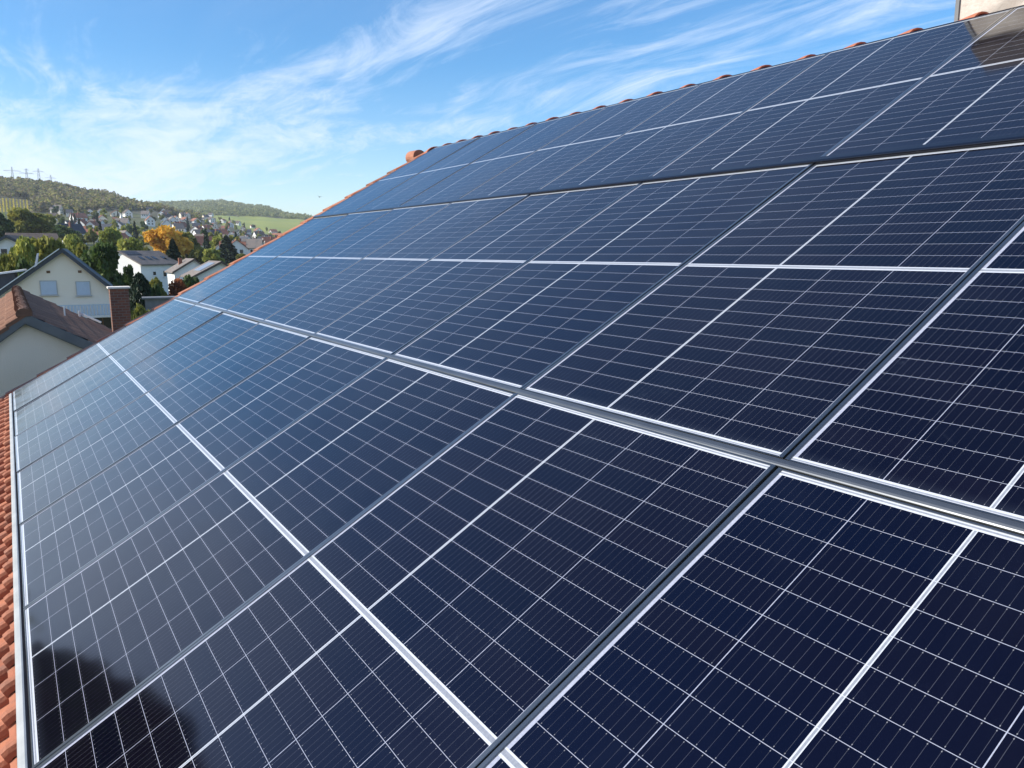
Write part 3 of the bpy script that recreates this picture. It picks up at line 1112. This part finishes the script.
def window(root, x0, x1, z0, z1, m=None, y=0.0, name="window", frame=M_TRIM):
    b = MB()
    t = 0.06
    b.box(x0, x1, y - 0.05, y - 0.003, z0, z0 + t)
    b.box(x0, x1, y - 0.05, y - 0.003, z1 - t, z1)
    b.box(x0, x0 + t, y - 0.05, y - 0.003, z0 + t, z1 - t)
    b.box(x1 - t, x1, y - 0.05, y - 0.003, z0 + t, z1 - t)
    b.box(x0 - 0.08, x1 + 0.08, y - 0.16, y - 0.051, z0 - 0.07, z0 + 0.02)
    f = b.build(name, frame, root)
    b = MB()
    b.box(x0 + t, x1 - t, y - 0.03, y - 0.002, z0 + t, z1 - t)
    b.build("pane", m or M_GLASS, f)
    return f


# neighbouring house, bottom left: stained grey gable, clay roof
NR = 0.43
ny0, ny1 = 13.5, 23.6
nbh = empty("neighbour_house", (0.225, ny0, NR))
tag(nbh, "nearby house at the left with stained grey gable wall and weathered brown tile roof", "house")
SLp, SRp = 0.75, 0.575
b = MB()
b.prism([(-4.6, -6.6), (4.0, -6.6), (4.0, -4.0 * SRp - 0.225), (0, -0.225), (-4.6, -4.6 * SLp - 0.225)], 0.0, ny1 - ny0)
nbh_wall = b.build("wall", M_STUCCO, nbh)
b = MB()
oh = 0.14
dl = ny1 - ny0 + 0.2
b.prism([(-5.0, -5.0 * SLp - 0.22), (0, -0.22), (0, -0.06), (-5.0, -5.0 * SLp - 0.06)], -oh, dl)
b.prism([(0.0, -0.22), (4.4, -4.4 * SRp - 0.22), (4.4, -4.4 * SRp - 0.06), (0.0, -0.06)], -oh, dl)
nroof = b.build("roof", M_GREYFASCIA, nbh)
hl, hr = math.hypot(1, SLp), math.hypot(1, SRp)
evl, enl = Vector((1 / hl, 0, SLp / hl)), Vector((-SLp / hl, 0, 1 / hl))
evr, enr = Vector((-1 / hr, 0, SRp / hr)), Vector((SRp / hr, 0, 1 / hr))
nl = 18
tile_sheet(Vector((0, -oh - 0.05, 0)) - evl * (nl * 0.34), (0, 1, 0), evl, enl, 51, nl, 0.2, 0.34, 0.04, "roof_tiles", M_TILE_OLD, nroof)
nr_ = 15
tile_sheet(Vector((0, dl, 0)) - evr * (nr_ * 0.34), (0, -1, 0), evr, enr, 51, nr_, 0.2, 0.34, 0.04, "roof_tiles", M_TILE_OLD, nroof)
b = MB()
for (x0, z0, x1, z1) in ((-5.0, -5.0 * SLp, 0, 0), (0, 0, 4.4, -4.4 * SRp)):
    b.prism([(x0, z0 - 0.20), (x1, z1 - 0.20), (x1, z1 - 0.04), (x0, z0 - 0.04)], -oh - 0.04, -oh - 0.003)
b.build("fascia", M_GREYFASCIA, nroof)
rt0 = None
for k in range(27):
    if rt0 is None:
        rb = MB()
        ths = np.linspace(-0.1 * PI, 1.1 * PI, 11)
        rb.grid([[((0.115 - 0.03 * s) * math.cos(t), s * 0.44, (0.10 - 0.03 * s) * math.sin(t)) for t in ths][::-1] for s in (0, 0.08, 1.0)])
        rb.face([(0.115 * math.cos(t), 0, 0.10 * math.sin(t)) for t in ths])
        rt0 = rb.build("ridge_tile", M_RIDGE_OLD, nroof, smooth=False)
        o = rt0
    else:
        o = rt0.copy()
        col.objects.link(o)
        o.parent = nroof
    o.location = (random.uniform(-.01, .01), -oh - 0.06 + k * 0.378, -0.055)
    o.rotation_euler = (R(2), 0, random.uniform(-.03, .03))
# stains on the gable, vent pipe and snow bar
b = MB()
b.bar((0.82, 5.2, -0.82 * SRp - 0.05), (0.82, 5.2, -0.82 * SRp + 0.20), 0.028)
b.build("vent_pipe", M_TRIM, nroof)
b = MB()
b.bar((1.35, 9.0, -1.35 * SRp + 0.09), (1.82, 8.8, -1.82 * SRp + 0.09), 0.045)
b.bar((1.35, 9.0, -1.35 * SRp - 0.02), (1.35, 9.0, -1.35 * SRp + 0.14), 0.05)
b.build("roof_hook_bar", M_TRIM, nroof)
# brick chimney at the far end of that roof
b = MB()
w2, dd = 0.44, 0.38
z0, z1 = -2.4, 0.02
for (p, q, L_) in (((0, 0), (w2, 0), w2), ((w2, 0), (w2, dd), dd), ((w2, dd), (0, dd), w2), ((0, dd), (0, 0), dd)):
    b.face([(p[0], p[1], z0), (q[0], q[1], z0), (q[0], q[1], z1), (p[0], p[1], z1)], [(0, z0), (L_, z0), (L_, z1), (0, z1)])
bch = b.build("brick_chimney", M_BRICK, nbh)
pc = polar(az_px(103), 22.6)
bch.location = (pc.x - 0.15, pc.y - ny0, CAM.z + slope_px(116, 288.6) * 22.6 - NR - z1)
bch.rotation_euler = (0, 0, R(-2))
b = MB()
b.box(-0.04, w2 + 0.04, -0.04, dd + 0.04, z1, z1 + 0.045)
b.build("chimney_cap", M_STUCCO, bch)

# cream gabled house
rC = 75.0
pc = polar(az_of(62, 247), rC)
apex = CAM.z + slope_px(62, 248.5) * rC
ch, crf = gable_house("cream_house", (pc.x, pc.y, apex - 0.25), R(-5), 5.6, 3.2, 11.0, 0.0, -5.6 * 0.74, -3.2 * 0.95, M_CREAM, M_SLATE, 0.4, 0.26, -9.2, M_FASCIA)
tag(ch, "cream gabled house with dark slate roof and two closed pale blue shutters", "house")
window(ch, -1.85, -0.62, -3.55, -2.35, M_SHUTTER, frame=M_METAL)
window(ch, 0.72, 1.80, -3.65, -2.45, M_SHUTTER, frame=M_METAL)
for x in (-1.15, 1.12):
    b = MB()
    b.box(x - 0.13, x + 0.13, -0.04, -0.003, -1.75, -1.55)
    b.build("vent", M_WOOD, ch)
b = MB()
b.box(-0.7, 3.35, -1.10, -0.003, -5.45, -5.27)
bal = b.build("balcony", M_WHITE, ch)
b = MB()
b.box(-0.7, 3.35, -1.14, -1.08, -4.42, -4.34)
for k in range(17):
    x = -0.66 + k * 0.247
    b.box(x - 0.08, x + 0.08, -1.13, -1.09, -5.25, -4.42)
b.build("railing", M_SHUTTER, bal)
b = MB()
for x in (3.2,):
    b.box(x - 0.07, x + 0.07, -1.05, -0.9, -9.2, -5.45)
b.build("balcony_post", M_CREAM, bal)
b = MB()
b.box(0.9, 3.3, -0.06, -0.004, -7.4, -5.55)
d_ = b.build("patio_door", M_GLASS, ch)
b = MB()
for x in (0.9, 1.7, 2.5, 3.3):
    b.box(x - 0.04, x + 0.04, -0.09, -0.061, -7.4, -5.55)
b.build("door_frame", M_WOOD, d_)
# white verge strip, dormer, open skylight on the left slope
b = MB()
b.prism([(-6.1, -6.1 * 0.74 + 0.33), (-0.2, -0.2 * 0.74 + 0.33), (-0.2, -0.2 * 0.74 + 0.42), (-6.1, -6.1 * 0.74 + 0.42)], -0.60, -0.42)
b.build("verge_strip", M_TRIM, crf)
b = MB()
b.box(-5.2, -3.6, 1.4, 3.4, -3.7, -1.75)
dm = b.build("dormer", M_FASCIA, crf)
b = MB()
b.hexa([(-5.6, 1.1, -1.98), (-2.9, 1.1, -1.58), (-2.9, 3.7, -1.58), (-5.6, 3.7, -1.98), (-5.6, 1.1, -1.84), (-2.9, 1.1, -1.44), (-2.9, 3.7, -1.44), (-5.6, 3.7, -1.84)])
b.build("dormer_roof", M_TRIM, dm)
b = MB()
b.hexa([(-2.25, 2.0, -1.35), (-2.05, 2.0, -1.25), (-2.05, 2.9, -1.25), (-2.25, 2.9, -1.35), (-1.95, 2.0, -0.15), (-1.83, 2.0, -0.12), (-1.83, 2.9, -0.12), (-1.95, 2.9, -0.15)])
b.build("skylight", M_TRIM, crf)

# white gabled house at the left edge
r1 = 118.0
pc = polar(az_of(7, 235), r1)
ap = CAM.z + slope_px(7, 235.5) * r1
h1, h1r = gable_house("white_gabled_house", (pc.x, pc.y, ap - 0.2), R(-14), 3.4, 3.0, 12.0, 0.0, -2.0, -1.75, M_WHITE, M_BROWNROOF, 0.4, 0.28, -9.0, M_FASCIA)
tag(h1, "white gabled house with dark brown roof at the left edge of the view", "house")
window(h1, -0.9, -0.1, -2.5, -1.4)
window(h1, 0.9, 1.9, -2.7, -1.3)

# long white house with grey roof: ridge across the view
r2 = 140.0
pL, pR_ = polar(az_of(118, 250), r2 + 4), polar(az_of(164, 250), r2 + 12)
dv = (pR_ - pL)
rzh = math.atan2(dv.y, dv.x)
zr2 = CAM.z + slope_px(140, 250.5) * r2
h2 = empty("long_white_house", (pL.x, pL.y, zr2), rzh)
tag(h2, "long white house with grey brown tiled roof and roof windows below the golden tree", "house")
L2 = 8.8
b = MB()
b.hexa([(0, -4.2, -9), (L2, -4.2, -9), (L2, 3.6, -9), (0, 3.6, -9), (0, -4.2, -2.0), (L2, -4.2, -2.0), (L2, 3.6, -2.0), (0, 3.6, -2.0)])
b.face([(0, -4.2, -2.0), (0, -0.2, -0.25), (0, 3.6, -2.0)])
b.face([(L2, -4.2, -2.0), (L2, 3.6, -2.0), (L2, -0.2, -0.25)])
b.build("wall", M_WHITE, h2)
b = MB()
b.hexa([(-.35, -4.7, -2.42), (L2 + .3, -4.7, -2.42), (L2 + .3, -0.2, -0.22), (-.35, -0.2, -0.22), (-.35, -4.7, -2.20), (L2 + .3, -4.7, -2.20), (L2 + .3, -0.2, 0.0), (-.35, -0.2, 0.0)])
b.hexa([(-.35, -0.2, -0.22), (L2 + .3, -0.2, -0.22), (L2 + .3, 4.1, -2.4), (-.35, 4.1, -2.4), (-.35, -0.2, 0.0), (L2 + .3, -0.2, 0.0), (L2 + .3, 4.1, -2.2), (-.35, 4.1, -2.2)])
h2r = b.build("roof", M_GREYROOF, h2)
for x in (1.6, 3.2, 4.6, 6.8):
    b = MB()
    b.hexa([(x, -3.1, -1.60), (x + .7, -3.1, -1.60), (x + .7, -2.3, -1.2), (x, -2.3, -1.2), (x, -3.15, -1.35), (x + .7, -3.15, -1.35), (x + .7, -2.35, -0.95), (x, -2.35, -0.95)])
    b.build("skylight", M_GLASS, h2r)
b = MB()
b.hexa([(0.2, -1.6, -0.85), (3.4, -1.6, -0.85), (3.4, -0.5, -0.32), (0.2, -0.5, -0.32), (0.2, -1.62, -0.62), (3.4, -1.62, -0.62), (3.4, -0.52, -0.10), (0.2, -0.52, -0.10)])
b.build("solar_collector", M_SLATE, h2r)
for x in (5.0, 6.1):
    window(h2, x, x + 0.85, -4.4, -3.3, y=-4.2)
window(h2, 2.6, 3.4, -4.1, -3.4, y=-4.2)

# two white houses by the roof edge
def edge_house(px, ytop, r, rz, w0, w1, d, eL, eR, label, wins):
    p_ = polar(az_of(px, 260), r)
    zt = CAM.z + slope_px(px, ytop) * r
    root, rf = gable_house("edge_house", (p_.x, p_.y, zt - 0.2), rz, w0, w1, d, 0.0, eL, eR, M_WHITE, M_GREYROOF, 0.35, 0.2, -9.0, M_BROWNROOF)
    tag(root, label, "house")
    for w_ in wins:
        window(root, *w_)
    return root, rf


m1, m1r = edge_house(194, 258.5, 128, R(1), 2.9, 1.0, 5.5, -1.75, -0.8, "white house with grey roof and small brick chimney right of the pointed conifer", [(-0.6, 0.3, -3.4, -2.2), (-2.2, -1.5, -4.0, -2.9)])
b = MB()
b.box(-1.6, -1.1, 3.0, 3.5, -2.2, 0.25)
b.build("chimney", M_REDROOF, m1r)
m2, m2r = edge_house(221, 261, 112, R(0), 3.6, 1.1, 7.0, -1.85, -0.75, "white house with long grey roof and dark gable window, nearest the roof edge", [(0.05, 0.65, -1.5, -0.95), (-2.6, -2.2, -4.2, -2.5), (-1.6, -1.2, -4.2, -2.5)])
b = MB()
b.hexa([(-2.6, 1.0, -1.30), (-0.6, 1.0, -0.27), (-0.6, 5.0, -0.27), (-2.6, 5.0, -1.30), (-2.6, 1.0, -1.05), (-0.6, 1.0, -0.02), (-0.6, 5.0, -0.02), (-2.6, 5.0, -1.05)])
b.build("roof_panel", M_METAL, m2r)

# low brown roofed house behind the olive trees, and a flat garage roof beside the panel edge
pc = polar(az_of(33, 233), 150)
zz = CAM.z + slope_px(33, 233) * 150
bh = empty("brown_roofed_house", (pc.x, pc.y, zz), R(6))
tag(bh, "house with a long low brown roof behind the mottled olive tree", "house")
b = MB()
b.box(-3.4, 3.0, -3.4, 3.4, -9, -1.9)
b.build("wall", M_WHITE, bh)
b = MB()
b.hexa([(-3.8, -3.9, -2.2), (3.4, -3.9, -2.2), (3.4, 0, -0.2), (-3.8, 0, -0.2), (-3.8, -3.9, -2.0), (3.4, -3.9, -2.0), (3.4, 0, 0), (-3.8, 0, 0)])
b.hexa([(-3.8, 0, -0.2), (3.4, 0, -0.2), (3.4, 3.9, -2.2), (-3.8, 3.9, -2.2), (-3.8, 0, 0), (3.4, 0, 0), (3.4, 3.9, -2.0), (-3.8, 3.9, -2.0)])
b.build("roof", M_BROWNROOF, bh)
pc = polar(az_of(159, 298), 66)
zz = CAM.z + slope_px(159, 297.3) * 66
gh = empty("garage", (pc.x, pc.y, zz), R(-8))
tag(gh, "flat roofed garage with grey roof edge between the cypress and the panel edge", "garage")
b = MB()
b.box(-1.0, 3.4, 0, 1.4, -6, -0.12)
b.build("wall", M_GREYFASCIA, gh)
b = MB()
b.box(-1.2, 3.6, -0.2, 1.6, -0.12, 0)
b.build("roof", M_GREYFASCIA, gh)

# ------------------------------------------------------------------ village on the hillside
WALLS = [M_WHITE, M_CREAM, M_WHITE, M_WHITE]
ROOFS = [(M_REDROOF, "red tiled roof"), (M_BROWNROOF, "brown roof"), (M_GREYROOF, "grey roof"), (M_REDROOF, "red tiled roof"), (M_SLATE, "slate roof")]
vh_proto = {}


def village_house(px, py, where, k):
    r = ground_r(px, py)
    if r is None:
        return None
    p_ = polar(az_of(px, py), r)
    wi, (rm, rn) = k % 4, ROOFS[k % 5]
    key = (wi, k % 5)
    label = "tiny %s village house, %s, %s" % ("cream" if wi == 1 else "white", rn, where)
    grp = "houses of the hillside village"
    if key not in vh_proto:
        root, rf = gable_house("village_house", (0, 0, 0), 0, 4.0, 4.0, 10.0, 8.6, 5.0, 5.0, WALLS[wi], rm, 0.4, 0.3, -3.0)
        for x0 in (-2.3, 0.9):
            for z0 in (1.0, 3.4):
                b = MB()
                b.box(x0, x0 + 1.2, -0.06, -0.004, z0, z0 + 1.4)
                b.build("window", M_GLASS, root)
        for y0 in (1.5, 4.4, 7.3):
            for s in (-1, 1):
                b = MB()
                b.box(s * 4.0 + (0.004 if s > 0 else -0.06), s * 4.0 + (0.06 if s > 0 else -0.004), y0, y0 + 1.2, 3.0, 4.3)
                b.build("window", M_GLASS, root)
        b = MB()
        b.box(1.2, 1.9, 4.0, 4.7, 6.0, 9.4)
        b.build("chimney", M_REDROOF, rf)
        vh_proto[key] = root
        o = root
    else:
        o = copy_tree(vh_proto[key])
    o.location = p_
    s = random.uniform(0.75, 1.1)
    o.scale = (s * random.uniform(.85, 1.15), s * random.uniform(.7, 1.1), s * random.uniform(.85, 1.05))
    o.rotation_euler = (0, 0, R(random.choice([-70, -40, -20, 0, 15, 40, 70, 90]) + random.uniform(-12, 12)))
    tag(o, label, "house", grp)
    return o


def inpoly(x, y, P):
    c = False
    j = len(P) - 1
    for i in range(len(P)):
        if (P[i][1] > y) != (P[j][1] > y) and x < (P[j][0] - P[i][0]) * (y - P[i][1]) / (P[j][1] - P[i][1]) + P[i][0]:
            c = not c
        j = i
    return c


def scatter(poly, n, dmin, seed, taken):
    g = random.Random(seed)
    xs, ys = [p[0] for p in poly], [p[1] for p in poly]
    out, tries = [], 0
    while len(out) < n and tries < 6000:
        tries += 1
        x, y_ = g.uniform(min(xs), max(xs)), g.uniform(min(ys), max(ys))
        if not inpoly(x, y_, poly):
            continue
        if any(abs(x - a) < dmin * 1.25 and abs(y_ - b_) < dmin * 0.62 for a, b_ in taken):
            continue
        taken.append((x, y_))
        out.append((x, y_))
    return out


taken = []
V1 = [(56, 215), (75, 213), (104, 216), (130, 213), (132, 233), (108, 236), (84, 238), (60, 232)]
V2 = [(148, 203), (168, 201), (200, 206), (222, 222), (262, 229), (286, 240), (262, 262), (222, 262), (190, 240), (150, 226)]
V3 = [(60, 236), (140, 234), (150, 246), (100, 250), (60, 246)]
kk = 0
for poly, n, dm_, where in ((V1, 26, 8.0, "below the left wooded hill"), (V2, 84, 6.2, "above the golden tree"), (V3, 7, 9, "among the trees above the cream house")):
    for (x, y_) in scatter(poly, n, dm_, 40 + kk, taken):
        village_house(x, y_, where, kk)
        kk += 1
# small church with pointed spire near the roof edge of the village
rch = ground_r(122, 226)
pc = polar(az_of(122, 226), rch)
chu = empty("church", pc, R(20))
chu.scale = (0.6, 0.6, 0.7)
tag(chu, "small white village church with pointed spire left of the golden tree", "church")
b = MB()
b.box(-2, 2, -2, 2, -2, 9)
tw_ = b.build("tower", M_WHITE, chu)
b = MB()
for k in range(4):
    c4 = [(-2.2, -2.2, 9), (2.2, -2.2, 9), (2.2, 2.2, 9), (-2.2, 2.2, 9)]
    b.face([c4[k], c4[(k + 1) % 4], (0, 0, 16)])
b.build("spire", M_STUCCO, tw_)
b = MB()
b.prism([(2.0, -2), (9, -2), (9, 5), (5.5, 8.5), (2.0, 5)], -2, 10)
b.build("nave", M_WHITE, chu)

# trees between the village houses
vt = [('far_dark', "dark green round tree"), ('far_olive', "olive autumn tree"), ('far_lime', "yellow green tree"), ('far_olive', "olive autumn tree"), ('far_con', "dark pointed conifer")]
tk = []
cnt = 0
for poly, n, where in ((V1, 28, "between the houses on the left village slope"), (V2, 52, "between the houses on the right village slope"),
                       ([(60, 232), (150, 230), (150, 250), (62, 250)], 22, "in the gardens above the cream house"),
                       ([(205, 246), (236, 246), (236, 262), (205, 262)], 4, "beside the broad conifer"),
                       ([(222, 218), (250, 226), (290, 238), (284, 246), (240, 234), (215, 224)], 14, "along the lower edge of the green meadow"),
                       ([(200, 212), (222, 212), (226, 222), (205, 220)], 8, "in the dark grove left of the green meadow")):
    for (x, y_) in scatter(poly, n, 6.0, 90 + cnt, tk):
        r = ground_r(x, y_)
        if r is None:
            continue
        kd, ln = vt[cnt % 5] if 'grove' not in where else vt[(0, 4)[cnt % 2]]
        cnt += 1
        plant(kd, S[kd], polar(az_of(x, y_), r), random.uniform(5, 9) * (0.55 if kd == 'far_con' else 1), random.uniform(6, 10) * (1.25 if kd == 'far_con' else 1), ln + " " + where, "tree", "trees between the village houses")


# ------------------------------------------------------------------ woods, vineyard
def wood(name, pts, heights, widths, nq, m, seed):
    g = np.random.default_rng(seed)
    V_, T_ = [], []
    protos = [crown_points('far', nq, seed + 10 + i)[0] for i in range(5)]
    for i, (p_, h, w) in enumerate(zip(pts, heights, widths)):
        q = protos[i % 5] * np.array([w, w, h]) + np.array([p_[0], p_[1], p_[2] - 0.5])
        V_.append(q)
        T_.append(np.full(nq, g.uniform(0, 1)))
    V_ = np.concatenate(V_)
    T_ = np.concatenate(T_)
    v = leaf_cloud(V_, 1.0, seed + 2)
    # leaf clump size follows the tree
    c = V_.repeat(4, 0)
    sz = np.repeat(np.array(widths) * 0.24, nq * 4)[:, None]
    v = c + (v - c) * sz
    o = link(name, cloud_mesh(name, v, m, T_))
    return o


pts, hs_, ws_ = [], [], []
while len(pts) < 4300:
    a = rng.uniform(-14, 11.2)
    r = math.sqrt(rng.uniform(900 ** 2, 1545 ** 2))
    lo = 1135 if a < 1.6 else (930 if a < 4.2 else (1000 + (a - 4.2) * 45))
    if a < 1.0 and r > 1420: continue
    if r < lo: continue
    p_ = polar(a, r)
    pts.append(p_)
    w = rng.uniform(7, 13)
    ws_.append(w)
    hs_.append(w * rng.uniform(0.75, 1.05) * (0.75 if r > 1450 else 1))
o = wood("wooded_hillside", pts, hs_, ws_, 46, L_FOREST, 61)
tag(o, "mixed autumn wood covering the left hillside above the village", "wood", kind='stuff')
pts, hs_, ws_ = [], [], []
while len(pts) < 5200:
    a = rng.uniform(7.0, 23.5)
    r = math.sqrt(rng.uniform(1560 ** 2, 3060 ** 2))
    if a > 11.6 and r < 1960 + (a - 15) * 20: continue
    p_ = polar(a, r)
    pts.append(p_)
    w = rng.uniform(9, 17)
    ws_.append(w)
    hs_.append(w * rng.uniform(0.55, 0.85))
o = wood("far_wooded_hill", pts, hs_, ws_, 26, L_FARWOOD, 71)
tag(o, "far green wooded hill behind the meadow", "wood", kind='stuff')

for nm, m_, r0, r1_, a0, a1, lab in (("vineyard", L_VINE, 915, 1110, -5.0, 1.55, "yellow vine rows striping the hillside at the left edge"),
                                     ("vineyard", L_VINEG, 745, 900, -5.0, 1.0, "green vine rows on the lower slope behind the large olive tree")):
    C_, T_ = [], []
    g = np.random.default_rng(int(r0))
    naz = int((a1 - a0) * PI / 180 * (r0 + r1_) / 2 / 3.1)
    for i in range(naz):
        a = a0 + (a1 - a0) * i / naz
        rr = g.uniform(r0, r1_, 380)
        aa = a + np.degrees(g.normal(0, 0.32, 380) / rr)
        z = terr(aa, rr) + g.uniform(0.1, 2.1, 380)
        C_.append(np.stack([CAM.x + np.sin(np.radians(aa)) * rr, CAM.y + np.cos(np.radians(aa)) * rr, z], 1))
        T_.append(np.full(380, g.uniform(.2, .8)))
    C_ = np.concatenate(C_)
    o = link(nm, cloud_mesh(nm, leaf_cloud(C_, 1.0, 5), m_, np.concatenate(T_)))
    tag(o, lab, "vineyard", kind='stuff')

# ------------------------------------------------------------------ power pylons on the crest
def pylon_mesh(h, arm):
    b = MB()
    w0, w1 = h * 0.085, h * 0.018
    t = 0.27
    lv = np.linspace(0, 1, 7)
    c = lambda f, i: Vector(((w0 + (w1 - w0) * f) * (1 if i in (0, 1) else -1), (w0 + (w1 - w0) * f) * (1 if i in (0, 3) else -1), f * h))
    for i in range(4):
        b.bar(c(0, i), c(1, i), t)
        for a_, b_ in zip(lv[:-1], lv[1:]):
            b.bar(c(a_, i), c(b_, (i + 1) % 4), t * .6)
            b.bar(c(b_, i), c(b_, (i + 1) % 4), t * .5)
    return b


pyl = []
for px, ytop, ybase, r, arms, d in ((13, 167, 180, 1560, ((0.74, 12.5),), "leftmost and tallest power pylon on the hill crest"),
                                    (27.2, 168.5, 181, 1590, ((0.70, 10.5), (0.9, 4)), "second power pylon from the left on the hill crest"),
                                    (39.2, 168.5, 181.5, 1640, ((0.84, 8.0),), "third power pylon from the left, with a high crossarm"),
                                    (51, 175, 183, 1900, ((0.82, 10),), "smallest power pylon, furthest right on the hill crest")):
    a = az_of(px, 180)
    base = polar(a, r)
    base.z = CAM.z + slope_px(px, ybase + 1.5) * r
    base.z = min(base.z, terr_xy(base.x, base.y)) if False else terr_xy(base.x, base.y)
    h = CAM.z + slope_px(px, ytop) * r - base.z
    root = empty("power_pylon", base, R(8))
    pylon_mesh(h, 8).build("mast", M_STEEL, root)
    for f_, al in arms:
        b = MB()
        z = f_ * h
        b.bar((-al, 0, z), (al, 0, z), 0.42)
        b.bar((-al, 0, z), (0, 0, z + h * 0.06), 0.2)
        b.bar((al, 0, z), (0, 0, z + h * 0.06), 0.2)
        b.build("crossarm", M_STEEL, root)
    tag(root, d, "power pylon", "power pylons on the hill crest")
    pyl.append((root, base, arms[0][0] * h, arms[0][1]))
for (ra, pa, za, al), (rb_, pb, zb_, bl) in zip(pyl[:-1], pyl[1:]):
    for s in (-1, 1):
        b = MB()
        A_ = pa + Vector((al * s * .9, 0, za))
        B_ = pb + Vector((bl * s * .9, 0, zb_))
        q = None
        for t in np.linspace(0, 1, 13):
            p_ = A_.lerp(B_, t) - Vector((0, 0, 2.5 * 4 * t * (1 - t)))
            if q is not None:
                b.bar(q, p_, 0.14)
            q = p_
        o = b.build("power_line", M_STEEL)
        tag(o, "thin power line strung between two pylons on the hill crest", "power line", "power lines between the pylons")

# ------------------------------------------------------------------ bird
b = MB()
P = []
for s, rr in ((-0.16, 0.004), (-0.10, 0.03), (0.0, 0.045), (0.09, 0.03), (0.14, 0.022), (0.17, 0.005)):
    P.append([(s, rr * math.cos(t), rr * math.sin(t)) for t in np.linspace(0, 2 * PI, 9)])
b.grid(P)
for s in (-1, 1):
    b.grid([[(0.05, s * 0.02, 0.01), (0.07, s * 0.17, 0.09), (0.0, s * 0.34, 0.07)], [(-0.06, s * 0.02, 0.01), (-0.05, s * 0.17, 0.085), (-0.03, s * 0.34, 0.068)]])
    b.grid([[(0.05, s * 0.02, 0.0), (0.07, s * 0.17, 0.08), (0.0, s * 0.34, 0.066)], [(-0.06, s * 0.02, 0.0), (-0.05, s * 0.17, 0.075), (-0.03, s * 0.34, 0.064)]])
b.grid([[(-0.14, -0.012, 0), (-0.14, 0.012, 0)], [(-0.25, -0.04, 0), (-0.25, 0.04, 0)]])
bird = b.build("bird", M_BIRD)
rb_ = 70.0
bird.location = polar(az_of(319.5, 197), rb_, CAM.z + slope_px(319.5, 197) * rb_)
bird.rotation_euler = (0.2, 0, R(60))
tag(bird, "small brown bird flying in the sky above the meadow", "bird")

# ------------------------------------------------------------------ haze
HAZE = 0.00010
if HAZE:
    hb = MB()
    hb.box(-6200, 6200, -6200, 6200, -75, 215)
    hm = bpy.data.materials.new("haze")
    hm.use_nodes = True
    t = NT(hm.node_tree)
    t.n.clear()
    out = t.node('ShaderNodeOutputMaterial')
    pv = t.node('ShaderNodeVolumePrincipled')
    pv.inputs['Color'].default_value = (0.80, 0.88, 1.0, 1)
    pv.inputs['Density'].default_value = HAZE
    pv.inputs['Anisotropy'].default_value = 0.2
    t.l.new(pv.outputs[0], out.inputs['Volume'])
    ho = hb.build("haze", hm)
    tag(ho, kind='stuff')
